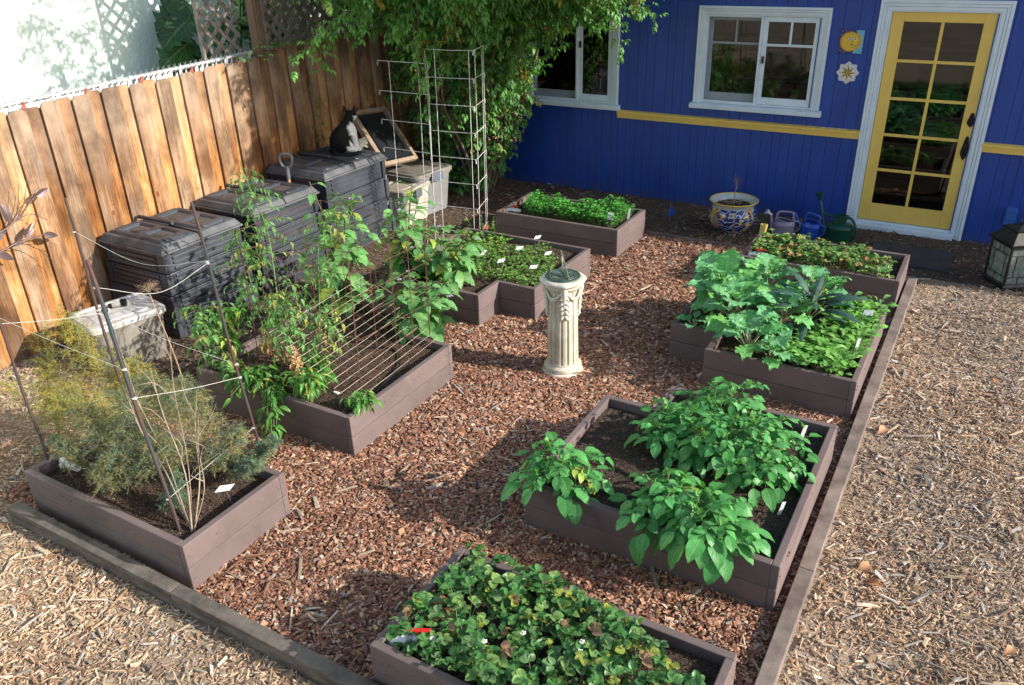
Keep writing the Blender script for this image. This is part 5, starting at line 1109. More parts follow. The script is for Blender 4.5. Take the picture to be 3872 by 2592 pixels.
ctile('sun_tile', 'square painted tile of a smiling sun face above the star tile', (-1.372,1.83), [
 ('tile', [(-.108,-.108),(.108,-.108),(.108,.108),(-.108,.108)], NV), ('sky', [(.02,-.107),(.107,-.107),(.107,.107),(.03,.107),(.06,0)], SK), ('rays', rays, YL), ('moon', circ(-.015,0,.092,36), OR), ('moon_face', circ(-.008,0,.083,36), YL), ('sun_face', circ(.018,.012,.064,30), OR), ('face', circ(.012,.012,.058,30), YL),
 ('stars', stars, WH), ('eye_white', [circ(-.018,.022,.011,12,1.4), circ(.030,.022,.011,12,1.4)], WH), ('iris', [circ(-.018,.022,.0075,12), circ(.030,.022,.0075,12)], BL), ('mouth', [circ(.005,-.026,.006,12,2.8)], RD_), ('nose', [[(.0,-.008),(.012,-.008),(.007,.014)]], OR), ('brow', [[(-.036,.038),(-.02,.045),(-.004,.040),(-.02,.041)],[(.016,.040),(.032,.046),(.048,.038),(.032,.042)]], OR)], 'wall tile')
st = [(.108*(1 if i % 2 == 0 else .80)*math.sin(i*PI/8), .108*(1 if i % 2 == 0 else .80)*math.cos(i*PI/8)) for i in range(16)][::-1]
def kite(a, half, R0): 
    s = 1 if half > 0 else -1; tip = (R0*math.sin(a), R0*math.cos(a)); sh = (.030*math.sin(a+s*PI/8), .030*math.cos(a+s*PI/8)); p_ = [(0,0), tip, sh]; return p_ if s < 0 else p_[::-1]
dots = [circ(.085*math.sin(a), .085*math.cos(a), .004, 6) for a in np.arange(8)*PI/4+.3]
ctile('star_tile', 'eight-pointed star tile with a purple and yellow compass rose, below the sun tile', (-1.365,1.541), [
 ('tile', st, WH), ('dark_rays', [kite(i*PI/4, 1, .076) for i in range(8)], PU), ('yellow_rays', [kite(i*PI/4, -1, .076) for i in range(8)], YL), ('dots', dots, RD_)], 'wall tile')

# shells
M_SHELL = pm('sea_shell', (.78,.74,.66), (.62,.55,.46), 30, .5, .3)
def shell(p, s, label, col=None, grp='small sea shells lined up on the yellow rail'):
    q = MB(); n_ = 14; P = [(0,0,0)]; V = []; F = []
    for j in range(5):
        t = j/4
        for i in range(n_+1):
            a = PI*(.08+.84*i/n_); rad = s*t*(1+.04*(i % 2)); V.append((rad*math.cos(a), -.012*s/.03+ -rad*.35*math.sin(a)*1.0, s*.42*math.sin(PI*min(t,.97))**.6*math.sin(a)*.8+.002))
    for j in range(4):
        for i in range(n_): F.append([j*(n_+1)+i, j*(n_+1)+i+1, (j+1)*(n_+1)+i+1, (j+1)*(n_+1)+i])
    V = np.array(V)+np.array(p); q.add(V, F); o = q.build('sea_shell', M_SHELL if col is None else plain('dark_shell', col, .5), None, origin=tuple(p)); sm = o.modifiers.new('t', 'SOLIDIFY'); sm.thickness = .002
    tag(o, label, 'shell', grp)
shell((-1.742,YH-.035,1.148), .052, 'large cream scallop shell on the white window sill', grp='sea shells')
for x_, s_, l_ in ((-1.52,.026,'leftmost small white shell on the yellow rail'),(-1.445,.026,'second white shell from the left on the yellow rail'),(-1.365,.028,'third white shell on the yellow rail, beside a smaller one'),(-1.31,.022,'small flat white shell right of the third shell')): shell((x_, YH-.015, .992), s_, l_)
shell((-1.255, YH-.015, .990), .020, 'dark shell at the right end of the yellow rail', (.06,.04,.03))

# bits lying about
for i, (p, l_, c) in enumerate([((-.48,4.50,.02),'white pebble on the path behind the potato bed',(.75,.72,.66)),((-.275,5.75,.07),'white pebble on the long right edging board',(.7,.68,.64)),((-3.35,3.33,.235),'white fragment of shell on the soil of the cage bed',(.8,.8,.78)),((-1.13,2.66,.02),'pale chunk of bark on the path in front of the potato bed',(.6,.48,.36)),((-.56,3.75,.24),'white ring shaped seed husk on the potato bed soil',(.7,.68,.6))]):
    r = rs(i+40); q = MB(); V = []; a = np.linspace(0,2*PI,9)[:-1]
    base_ = [(.026*math.cos(t)*(1+r.normal(0,.15)), .014*math.sin(t)*(1+r.normal(0,.15))) for t in a]; q.prism(base_, -.004, .008, None, p); o = q.build('pebble' if 'pebble' in l_ else 'fragment', plain('bit%d' % i, c, .7), None, bevel=.004, origin=p); tag(o, l_, 'pebble' if 'pebble' in l_ else 'fragment')
q = MB(); r = rs(77); p0 = np.array([-1.62,5.6,.02]); P = interp([p0, p0+[.10,-.06,.01], p0+[.14,-.12,.02], p0+[.20,-.08,.03], p0+[.30,-.02,.02]], 20); q.tube(P, .004, 5); tag(q.build('root', pm('pale_root', (.6,.5,.4), None, 9, .8), None, True, origin=tuple(p0)), 'pale crooked root lying on the bark path right of the sundial', 'root')
# ---------------------------------------------------------------- plants
M_STEM = pm('green_stem', (.10,.20,.05), (.07,.14,.035), 20, .5, .1)
M_STEMP = pm('purple_green_stem', (.13,.17,.07), (.10,.10,.06), 20, .5, .1)
M_DRY = pm('dry_stem', (.38,.28,.17), (.22,.15,.09), 20, .8, .2)
UPZ = np.array([0,0,1.])
def hz(a): return np.array([math.cos(a), math.sin(a), 0.])
def compound(LV, sm, r, p, d, length, npair, ll, col, droop=.5, wid=1., upv=UPZ, tl=1.25, rad=.0018, jc=.14, ang=1.0):
    """pinnate leaf: petiole from p along d, npair pairs of leaflets and a terminal one"""
    d = nrm(d); P = [np.array(p)]; k = 7; dd = d.copy()
    for i in range(k): dd = nrm(dd-np.array([0,0,droop/k])); P.append(P[-1]+dd*length/k)
    P = np.array(P); sm.tube(P, np.linspace(rad*1.4, rad*.6, k+1), 4, caps=False)
    sd_ = nrm(np.cross(dd, upv)); 
    for j in range(npair):
        t = .42+.5*j/max(npair,1); i = min(int(t*k), k-1); q = P[i]+(P[i+1]-P[i])*(t*k-i); fd = nrm(P[i+1]-P[i]); sd2 = nrm(np.cross(fd, upv)); u2 = nrm(np.cross(sd2, fd))
        for s in (-1, 1):
            f = fd*math.cos(ang)*r.uniform(.7,1.2)+sd2*s*math.sin(ang)+u2*r.normal(-.12,.16); LV.add(q+f*.004, f, u2+r.normal(0,.22,3)+sd2*s*.12, ll*r.uniform(.78,1.05)*(.72+.3*j/max(npair,1)), jit(r, col, jc), wid=wid)
    LV.add(P[-1], dd+r.normal(0,.08,3), np.cross(sd_, dd)+r.normal(0,.15,3), ll*tl*r.uniform(.9,1.1), jit(r, col, jc), wid=wid)

ov = lambda t: np.sin(PI*t**.86)**.72
TP_POT = [leaf_tpl(100+i, 8, 2, wf=ov, W=.64, fold=.16, curl=.10+.13*(i % 4), ruffle=.022, tipcurl=.10) for i in range(6)]
M_POT = leafmat('potato_leaf', .55, .25, .36, 6, 1.6)
def finish(T, LV, sm, lm, stm, fol='foliage', st='stems'):
    q = MB(); LV.into(q); q.build(fol, lm, T, smooth=True)
    if sm.V: sm.build(st, stm, T, smooth=True)
def potato(x, y, z, label, n=6, R=.2, h=.26, seed=0, ll=.085, az=None):
    r = rs(seed); T = thing('potato_plant', label, 'potato plant', (x, y, z), 'leafy potato plants in the near right bed'); LV = Leaves(TP_POT); sm = MB()
    for i in range(n):
        a = (i+r.uniform(-.3,.3))*2*PI/n if az is None else r.uniform(*az); k = r.uniform(.35, 1.)*R; hh = h*(1.08-.55*(k/R)**2)*r.uniform(.85,1.1)
        P = interp([(x+r.normal(0,.015), y+r.normal(0,.015), z), np.array([x,y,z])+hz(a)*k*.45+UPZ*hh*.6, np.array([x,y,z])+hz(a)*k+UPZ*hh], 9); sm.tube(P, np.linspace(.006,.003,9), 6)
        for j in range(6):
            t = 3.0+j*.92; i0 = min(int(t), 7); q = P[i0]+(P[i0+1]-P[i0])*(t-i0); b_ = a+(2.4*j+r.uniform(-.4,.4)); out = .55 if j < 6 else .2
            compound(LV, sm, r, q, hz(b_)*out*1.3+hz(a)*.18+UPZ*r.uniform(.25,.6), r.uniform(.12,.18)*(1 if j < 5 else .7), 2, ll*1.12*(1-.07*j), ((.066,.27,.075) if r.uniform() > .05 else (.20,.30,.05)), droop=r.uniform(.6,1.2), jc=.10)
        for s in range(4): LV.add(P[-1]+r.normal(0,.004,3), hz(r.uniform(0,6.3))+UPZ*1.1, hz(a), ll*.42, (.10,.30,.085))
    finish(T, LV, sm, M_POT, M_STEM)
potato(-1.60,3.12,.22,'potato plant sprawling over the near left corner of its bed', 6, .19, .26, 1, .090)
potato(-1.02,3.15,.22,'potato plant at the front middle of its bed, left of the one in the corner', 6, .17, .25, 2, .092)
potato(-.78,3.09,.22,'potato plant in the near right of its bed, its biggest leaves hanging over the board', 7, .18, .23, 3, .10)
potato(-1.20,3.80,.22,'potato plant left in the rear clump, beside the bare dark soil', 6, .19, .26, 4, .082)
potato(-1.03,4.15,.22,'potato plant farthest back, next to the kale bed', 6, .22, .28, 5, .078)
potato(-.95,3.76,.22,'potato plant in the very middle of the rear clump', 7, .19, .27, 6, .085)
potato(-.74,3.93,.22,'potato plant right of the farthest one, near the white stick', 6, .20, .25, 7, .08)
potato(-.72,3.68,.22,'potato plant at the right of the rear clump, leaning toward the side board', 6, .19, .24, 8, .08)

# strawberries: three broad toothed leaflets on each stalk
sw = lambda t: np.clip(np.sin(PI*np.clip(t,0,1)**.85)**.55, 0, 1)
TP_STR = [leaf_tpl(200+i, 8, 2, wf=sw, W=.86, fold=.30+.1*(i % 3), curl=.12, serr=.10, ruffle=.008, tipcurl=.05) for i in range(5)]
M_STRAW = leafmat('strawberry_leaf', .30, .22, .36, 8, .5)
def trif(LV, sm, r, p, d, size, col, sp=1.15):
    d = nrm(d); sd_ = nrm(np.cross(d, UPZ)); u = np.cross(sd_, d)
    for s in (-1, 0, 1): LV.add(p, d*math.cos(s*sp)+sd_*math.sin(s*sp)+u*.12, u+sd_*s*-.25+r.normal(0,.14,3), size*r.uniform(.9,1.1), jit(r, col, .06))
def strawpatch(name, label, poly, zb, n, size, cols, cw, hgt, seed):
    r = rs(seed); LV = Leaves(TP_STR); sm = MB(); xs = [p[0] for p in poly]; ys = [p[1] for p in poly]; k = 0
    while k < n:
        x, y = r.uniform(min(xs), max(xs)), r.uniform(min(ys), max(ys))
        if not inpoly(x, y, poly): continue
        k += 1; mound = 1+.25*math.sin(x*9+seed)*math.sin(y*8); h = zb+hgt*r.uniform(.25,1.)*mound; a = r.uniform(0, 2*PI); c = cols[r.choice(len(cols), p=np.array(cw)/sum(cw))]
        top = np.array([x, y, h]); sm.tube([top-hz(a)*.05-UPZ*(h-zb+.02), top-hz(a)*.012-UPZ*.02, top], .0013, 3, caps=False)
        trif(LV, sm, r, top, hz(a)*1.0+UPZ*r.uniform(-.25,.75), size*r.uniform(.65,1.2), c)
    q = MB(); LV.into(q); T = thing(name, label, 'strawberry plants', (sum(xs)/len(xs), sum(ys)/len(ys), zb)); T['kind'] = 'stuff'
    q.build('foliage', M_STRAW, T, smooth=True); sm.build('stalks', M_STEM, T); return T
gs = [(.042,.145,.04),(.06,.18,.05),(.13,.25,.075),(.10,.20,.085),(.20,.26,.05),(.32,.11,.05),(.26,.17,.10)]
SH = strawpatch('strawberry_patch', 'dense strawberry leaves filling the nearest bed, some edged with red', [(-1.74,1.80),(-.52,1.80),(-.50,2.20),(-.85,2.36),(-1.3,2.42),(-1.72,2.42)], .235, 760, .039, gs, [32,28,18,12,6,1,2.5], .125, 31)
SE_ = strawpatch('strawberry_patch', 'strawberry leaves turning red and tan in the far bed by the yellow door', [(-1.62,6.82),(-.47,6.80),(-.50,7.05),(-.8,7.33),(-1.66,7.37)], .245, 520, .037, [(.09,.24,.06),(.16,.31,.09),(.26,.32,.11),(.36,.20,.09),(.46,.28,.16)], [34,30,16,5,3], .12, 32)
def flowers(T, pts, s):
    q = MB(); c = MB()
    for p in pts:
        p = np.array(p)
        for i in range(5): a = i*2*PI/5; d = hz(a); e = hz(a+PI/2); q.add([p, p+d*s*.7+e*s*.45, p+d*s*1.15+UPZ*.002, p+d*s*.7-e*s*.45], [[0,1,2,3]])
        c.lathe([(.001,.001),(s*.35,.002),(s*.25,.005),(.001,.006)], p, 8)
    q.build('blossom', pm('white_petal', (.85,.85,.82), None, 4, .6), T); c.build('blossom_centre', plain('pollen', (.6,.5,.1), .7), T)
flowers(SH, [(-.99,2.12,.375),(-1.22,2.05,.37),(-.98,2.08,.365),(-.78,2.26,.34),(-1.33,1.93,.38)], .012)
flowers(SE_, [(-1.56,7.02,.36),(-.58,6.86,.33),(-1.2,7.1,.36)], .012)

# bright herb bed (small rounded leaflets) and carrots
TP_RND = [leaf_tpl(300+i, 4, 1, wf=lambda t: np.sin(PI*t**1.15)**.6, W=.85, fold=.3, curl=.1, ruffle=.01) for i in range(4)]
M_HERB = leafmat('herb_leaf', 0, .3, .5)
def herb(name, label, cat, poly, zb, n, hgt, size, cols, seed, tri=3, spread=.02):
    r = rs(seed); LV = Leaves(TP_RND); sm = MB(); xs = [p[0] for p in poly]; ys = [p[1] for p in poly]; k = 0
    while k < n:
        x, y = r.uniform(min(xs), max(xs)), r.uniform(min(ys), max(ys))
        if not inpoly(x, y, poly): continue
        k += 1; h = hgt*(.35+.65*r.uniform())*(1+.3*math.sin(x*17+seed)*math.cos(y*19)); a = r.uniform(0, 2*PI); p0 = np.array([x, y, zb]); p1 = p0+hz(a)*spread*r.uniform(.3,1.5)+UPZ*h; sm.tube([p0, (p0+p1)/2+UPZ*.01, p1], .0011, 3, caps=False)
        for s in range(tri): b_ = a+s*2*PI/tri+r.normal(0,.3); LV.add(p1, hz(b_)+UPZ*r.uniform(-.1,.7), UPZ+r.normal(0,.3,3), size*r.uniform(.6,1.2), jit(r, cols[r.randint(len(cols))], .12))
    T = thing(name, label, cat, (sum(xs)/len(xs), sum(ys)/len(ys), zb)); T['kind'] = 'stuff'; q = MB(); LV.into(q); q.build('foliage', M_HERB, T); sm.build('stalks', M_STEM, T)
herb('herb_patch', 'bright green bushy herb seedlings in the far bed beside the blue wall', 'herbs', [(-4.03,7.00),(-3.00,7.02),(-2.99,7.50),(-3.25,7.53),(-3.5,7.32),(-3.95,7.35),(-4.12,7.45)], .245, 1500, .15, .024, [(.08,.32,.06),(.11,.40,.08),(.06,.25,.05)], 41, 4)
herb('carrot_seedlings', 'rows of feathery carrot seedlings behind the sundial', 'carrots', [(-3.75,5.38),(-3.0,5.36),(-3.0,5.72),(-3.12,6.0),(-3.35,6.18),(-3.85,6.0),(-3.95,5.6)], .238, 800, .085, .017, [(.14,.35,.07),(.10,.28,.06),(.22,.34,.09)], 42, 5, .03)
herb('lettuce_seedlings', 'yellowish green young salad seedlings in the rear of the carrot bed', 'salad', [(-4.15,5.6),(-3.9,5.55),(-3.7,6.1),(-3.75,6.28),(-4.1,6.2)], .24, 120, .07, .032, [(.16,.32,.06),(.12,.27,.05)], 43, 4, .03)

# turnip greens
sp_ = lambda t: np.clip(.10+ .9*np.clip((t-.25)/.5,0,1)**.8, 0, 1)*np.clip((1-t)*5.5,0,1)**.5
TP_TUR = [leaf_tpl(400+i, 8, 2, wf=sp_, W=.50, fold=.28, curl=.38+.1*(i % 3), ruffle=.018, tipcurl=.12) for i in range(5)]
M_TUR = leafmat('turnip_leaf', .35, .3, .42, 5, .4)
r = rs(51); LV = Leaves(TP_TUR); sm = MB(); poly = [(-1.0,5.02),(-.50,4.97),(-.46,5.6),(-.46,6.16),(-.86,6.16),(-.74,5.75),(-.78,5.4)]
for i in range(185):
    while True:
        x, y = r.uniform(-1.0,-.46), r.uniform(4.97,6.16)
        if inpoly(x, y, poly): break
    a0 = r.uniform(0, 6.28)
    for j in range(5):
        a = a0+j*2.4; s = r.uniform(.6,1.1)*.095; p0 = np.array([x, y, .235]); d = hz(a)*r.uniform(.2,.6)+UPZ*1.1; p1 = p0+nrm(d)*s*.95; sm.tube([p0, p0*.5+p1*.5, p1], .0019, 4, caps=False)
        LV.add(p1, d*.8+hz(a)*.5, -hz(a)*.8+UPZ*.7+r.normal(0,.35,3), s*.85, jit(r, (.18,.42,.10) if r.uniform() < .8 else (.12,.32,.08), .1))
T = thing('turnip_greens', 'thick patch of light green turnip seedlings along the right board of the kale bed', 'turnip greens', (-.65,5.5,.235)); T['kind'] = 'stuff'; finish(T, LV, sm, M_TUR, M_STEM)

# kale
kw = lambda t: np.clip(.22+.9*np.clip((t-.12)/.5,0,1)**.8, 0, 1)*np.clip((1-t)*3.2,0,1)**.55
TP_KAL = [leaf_tpl(500+i, 30, 7, wf=kw, W=.86, fold=.10, curl=.30+.14*(i % 3), ruffle=.058, serr=.05, lob=.03, tipcurl=.12, frill=.035) for i in range(6)]
TP_LAC = [leaf_tpl(540+i, 14, 3, wf=lambda t: np.clip(t*3.5,0,1)**.6*np.clip((1-t)*2.6,0,1)**.6, W=.30, fold=-.35, curl=.62, ruffle=.012, serr=.05, tipcurl=.15) for i in range(4)]
M_KALE = leafmat('kale_leaf', .45, .2, .5, 7, 1.2, (.9,1.0,.6)); M_LAC = leafmat('lacinato_leaf', .25, .1, .55, 9, 3., (.8,1.0,.8))
M_KST = pm('pale_kale_stem', (.30,.36,.17), (.22,.22,.12), 20, .5)
def kale(x, y, z, label, n, L, seed, lac=False, hs=.14, tall=.0, nm='kale_plant'):
    r = rs(seed); n = int(n*1.35); T = thing(nm, label, 'kale', (x, y, z), 'kale plants in the bed right of the sundial'); LV = Leaves(TP_LAC if lac else TP_KAL); sm = MB(); st = np.array([x, y, z]); top = st+UPZ*hs+np.array([r.normal(0,.02), r.normal(0,.02), 0]); sm.tube([st, top], [.013,.010], 8)
    for i in range(n):
        t = (i+.5)/n; a = i*2.4+r.uniform(-.3,.3); el_ = .35+1.0*t+tall; p0 = st+(top-st)*(.35+.65*t); d = nrm(hz(a)*math.cos(el_)+UPZ*math.sin(el_)); pl = L*(.62-.15*t)*r.uniform(.85,1.15); P = interp([p0, p0+d*pl*.6+UPZ*.015, p0+d*pl+UPZ*.02], 5); sm.tube(P, np.linspace(.0055,.0035,5), 6)
        s = L*r.uniform(.60,.92)*(1-.35*max(0,t-.55)); c = jit(r, (.022,.070,.060) if lac else ((.115,.34,.16) if r.uniform() < .6 else (.12,.37,.11)), .10)
        LV.add(P[-1]-d*.01, nrm(d+hz(a)*.15), UPZ*.9-hz(a)*.8*math.sin(el_)+r.normal(0,.25,3), s*(.95 if not lac else 1.05), c)
    finish(T, LV, sm, M_LAC if lac else M_KALE, M_KST)
kale(-1.50,5.62,.225,'tallest broad-leaved kale at the back left of its bed', 12, .30, 61, hs=.14, tall=.15)
kale(-1.28,5.92,.225,'curly kale at the back middle of its bed', 11, .27, 62, hs=.15)
kale(-1.30,5.36,.225,'curly kale in the middle left, above the notch of its bed', 12, .27, 63, hs=.15)
kale(-1.06,5.50,.225,'curly kale just left of the dark blue-green kale', 11, .25, 64, hs=.12)
kale(-1.14,5.08,.225,'low kale drooping over the near board of its bed', 10, .24, 65, hs=.07)
kale(-.93,6.02,.225,'pale frilly kale behind the dark blue-green kale', 9, .25, 66, hs=.13)
kale(-.90,5.62,.225,'dark blue-green kale with long puckered arching leaves', 14, .27, 67, lac=True, hs=.15, tall=.1)
kale(-.96,4.98,.225,'small kale leaning out over the front board, nearest the potato plants', 7, .17, 68, hs=.05)
kale(-1.62,5.27,.225,'smallest kale seedling in the left step of its bed, leaning over the board', 6, .12, 69, hs=.03)

# eggplants
ew = lambda t: np.sin(PI*t**.8)**.7*(1+.10*np.sin(t*14))
TP_EGG = [leaf_tpl(600+i, 9, 3, wf=ew, W=.68, fold=.14, curl=.28+.15*(i % 3), ruffle=.022, lob=.05, tipcurl=.1) for i in range(6)]
M_EGG = leafmat('eggplant_leaf', .38, .28, .5, 6, .5)
def eggplant(x, y, z, label, h, R, seed, n=7, L=.19, col=(.11,.29,.10)):
    r = rs(seed); T = thing('eggplant_plant', label, 'eggplant', (x, y, z), 'eggplants between the two left beds'); LV = Leaves(TP_EGG); sm = MB(); st = np.array([x, y, z]); fl = []
    for i in range(n):
        a = i*2*PI/n+r.uniform(-.4,.4); k = R*r.uniform(.3,1); hh = h*(1.1-.5*(k/R)**2)*r.uniform(.75,1.08); P = interp([st, st+hz(a)*k*.3+UPZ*hh*.55, st+hz(a)*k+UPZ*hh], 10); sm.tube(P, np.linspace(.009,.003,10), 6)
        for j in range(13):
            t = 1.2+j*.63; i0 = min(int(t), 8); q = P[i0]+(P[i0+1]-P[i0])*(t-i0); b_ = a+2.4*j+r.uniform(-.5,.5); d = nrm(hz(b_)+UPZ*r.uniform(-.05,.5)); pl = r.uniform(.05,.10); q1 = q+d*pl; sm.tube([q, q1], [.0028,.002], 5)
            s = L*r.uniform(.7,1.05)*(1-.04*j); c = jit(r, col if r.uniform() > .10 else (.22,.30,.05), .12); LV.add(q1, d-UPZ*.25, UPZ+d*.25+r.normal(0,.25,3), s, c)
        fl.append(P[-1]+hz(a)*.03)
    finish(T, LV, sm, M_EGG, M_STEMP)
    q = MB()
    for p in fl[::3]:
        for i in range(5): a = i*2*PI/5; q.add([p, p+hz(a)*.014+hz(a+1.57)*.007-UPZ*.004, p+hz(a)*.022-UPZ*.01, p+hz(a)*.014-hz(a+1.57)*.007-UPZ*.004], [[0,1,2,3]])
    q.build('blossom', pm('lilac_petal', (.42,.32,.52), None, 5, .6), T)
eggplant(-4.18,4.42,.225,'tall eggplant with large lobed leaves in front of the black compost bins', 1.0, .34, 71, 9, .20)
eggplant(-3.70,5.16,.235,'eggplant at the step of the carrot bed, with lilac flowers', .56, .36, 73, 8, .18)
eggplant(-3.42,4.38,.225,'eggplant whose big leaves overhang the gap beside the sundial', .50, .38, 74, 9, .20)
eggplant(-4.08,5.12,.235,'eggplant behind the rusty cage, between the tall one and the carrots', .78, .30, 75, 8, .19)

# tomatoes and peppers
TP_TOM = [leaf_tpl(700+i, 6, 1, wf=lambda t: np.sin(PI*t**.75)**.9, W=.46, fold=.5, curl=.45, ruffle=.02, serr=.18, tipcurl=.2) for i in range(5)]
M_TOM = leafmat('tomato_leaf', .2, .32, .5, 5)
def tomato(P, label, seed, n, ll=.058, col=(.10,.25,.075), dry=.0, fruit=(), side=True, nm='tomato_plant', grp='straggling tomato plants in the wire cage bed'):
    n = int(n*1.8); ll = ll*1.15; r = rs(seed); base = P[0]; T = thing(nm, label, 'tomato plant', tuple(base), grp); LV = Leaves(TP_TOM); LD = Leaves(TP_TOM); sm = MB(); dm = MB(); C_ = interp(P, 30); sm.tube(C_, np.linspace(.0065,.0028,30), 6)
    for j in range(n):
        t = 3+26*(j+.5)/n; i0 = min(int(t), 28); q = C_[i0]+(C_[i0+1]-C_[i0])*(t-i0); a = j*2.4+r.uniform(-.5,.5); d = hz(a)+UPZ*r.uniform(-.1,.6)
        if t/30 < dry: compound(LD, dm, r, q, hz(a)-UPZ*.5, r.uniform(.05,.10), 2, ll*.8, (.40,.27,.14), droop=1.5)
        else: compound(LV, sm, r, q, d, r.uniform(.10,.19), r.randint(2,4), ll*r.uniform(.75,1.1), col if r.uniform() > .1 else (.28,.33,.08), droop=r.uniform(.5,1.6), ang=.95, rad=.0015)
    finish(T, LV, sm, M_TOM, M_STEM)
    q = MB(); LD.into(q)
    if q.V: dm.V and dm.build('dry_stalks', M_DRY, T); q.build('dry_leaves', leafmat('dry_leaf', 0, .15, .7), T)
    for p in fruit: q = MB(); q.lathe([(.0005,-.014),(.009,-.012),(.0145,-.003),(.0135,.006),(.007,.0125),(.0005,.0125)], p, 12); q.build('fruit', pm('green_tomato', (.20,.30,.08), None, 5, .3), T, smooth=True)
B0 = np.array
tomato([B0([-3.95,3.45,.22]),B0([-4.15,3.50,.55]),B0([-4.35,3.65,.85]),B0([-4.55,3.85,1.02])], 'tomato vine climbing at the left of the cage in front of the middle bin', 81, 30, .052, dry=.28)
tomato([B0([-3.95,3.45,.22]),B0([-4.0,3.55,.6]),B0([-4.20,3.75,1.05]),B0([-4.50,3.95,1.20]),B0([-4.75,4.1,1.38])], 'tallest tomato shoot, its tip reaching up against the fence', 82, 26, .045, dry=.2)
tomato([B0([-3.90,3.80,.22]),B0([-3.95,3.9,.6]),B0([-4.0,4.05,1.0]),B0([-3.95,4.3,1.22])], 'tomato shoot with green fruit in front of the far compost bin', 83, 24, .045, fruit=[(-3.98,4.15,1.12),(-3.97,4.17,1.09),(-4.0,4.12,1.14)], dry=.25)
tomato([B0([-3.55,3.25,.22]),B0([-3.62,3.28,.45]),B0([-3.75,3.35,.68]),B0([-3.78,3.45,.86])], 'tomato plant with dried brown leaves low in the middle of the cage', 84, 30, .050, dry=.45)
tomato([B0([-3.55,3.45,.22]),B0([-3.60,3.5,.5]),B0([-3.58,3.6,.72])], 'small tomato plant inside the cage above the light mesh', 85, 18, .045, dry=.35)
tomato([B0([-4.05,3.2,.22]),B0([-4.15,3.15,.42]),B0([-4.28,3.15,.62]),B0([-4.35,3.2,.72])], 'tomato plant left of the cage, close to the near compost bin', 86, 26, .05)
TP_PEP = [leaf_tpl(750+i, 6, 2, wf=lambda t: np.sin(PI*t**.8)**.9, W=.38, fold=.4, curl=.55+.1*(i % 3), ruffle=.01, tipcurl=.2) for i in range(5)]
M_PEP = leafmat('pepper_leaf', .3, .3, .38, 6, .3)
def pepper(x, y, z, label, h, R, seed, n, L=.075, az=None, low=0., col=(.075,.235,.045)):
    r = rs(seed); T = thing('pepper_plant', label, 'pepper plant', (x, y, z), 'pepper plants at the front of the wire cage bed'); LV = Leaves(TP_PEP); sm = MB(); st = np.array([x, y, z])
    for i in range(n):
        a = r.uniform(*az) if az else i*2*PI/n+r.uniform(-.4,.4); k = R*r.uniform(.3,1); hh = h*(1.05-.4*(k/R)**2)*r.uniform(.7,1.05)-low*k; P = interp([st, st+hz(a)*k*.45+UPZ*(abs(hh)*.5+h*.35), st+hz(a)*k+UPZ*hh], 9); sm.tube(P, np.linspace(.0055,.0025,9), 6)
        for j in range(17):
            t = 1.8+j*.37; i0 = min(int(t), 7); q = P[i0]+(P[i0+1]-P[i0])*(t-i0)+r.normal(0,.008,3); b_ = a+2.4*j+r.uniform(-.5,.5); d = nrm(hz(b_)+UPZ*r.uniform(-.6,.3)); LV.add(q+d*.02, d, UPZ+r.normal(0,.3,3)+d*.3, L*r.uniform(.6,1.1), jit(r, col if r.uniform() > .12 else (.24,.32,.06), .13)); sm.tube([q, q+d*.022], .0012, 3, caps=False)
    finish(T, LV, sm, M_PEP, M_STEM)
pepper(-3.42,3.17,.22,'bushy pepper plant at the near board of the cage bed', .28, .18, 91, 8)
pepper(-3.05,3.24,.22,'smallest pepper plant, beside the right board near the corner', .16, .10, 92, 5, .06)
pepper(-3.85,3.14,.22,'pepper plant hanging over the front board above the asparagus', .22, .24, 93, 9, .075, None, .5)
pepper(-3.66,3.14,.22,'trailing pepper shoots drooping to the ground behind the asparagus bed', .18, .42, 94, 5, .075, (-1.9,-.9), 1.0)
pepper(-4.25,3.30,.22,'bright green pepper in the left corner, in front of the near compost bin', .48, .16, 95, 8, .075, None, 0., (.085,.26,.035))
pepper(-3.58,3.42,.22,'pale pepper plant standing under the tomato stems', .24, .16, 96, 6, .07)

# peas
TP_PEA = [leaf_tpl(800+i, 5, 2, wf=sw, W=.7, fold=.3, curl=.15, ruffle=.015) for i in range(3)]
for i, (x, y) in enumerate([(-4.17,6.20),(-4.12,5.95),(-4.05,6.27),(-3.95,6.30),(-3.88,6.18)]):
    r = rs(820+i); T = thing('pea_seedling', ['leftmost pea seedling','lowest pea seedling','tallest pea seedling','pea seedling just behind the rust red marker','rightmost pea seedling'][i]+', at the foot of the wire trellis', 'pea seedling', (x,y,.24), 'pea seedlings below the trellis'); LV = Leaves(TP_PEA); sm = MB(); P = interp([(x,y,.24),(x+r.normal(0,.02),y+.0,.33),(x+r.normal(0,.03),y+.02,.40+r.uniform(-.03,.05))], 8); sm.tube(P, .0018, 5)
    for j in range(12): q = P[1+j % 7]; a = r.uniform(0,6.28); LV.add(q, hz(a)+UPZ*.3, UPZ+r.normal(0,.3,3), .042*r.uniform(.7,1.1), jit(r, (.12,.30,.08), .1))
    finish(T, LV, sm, M_HERB, M_STEM)

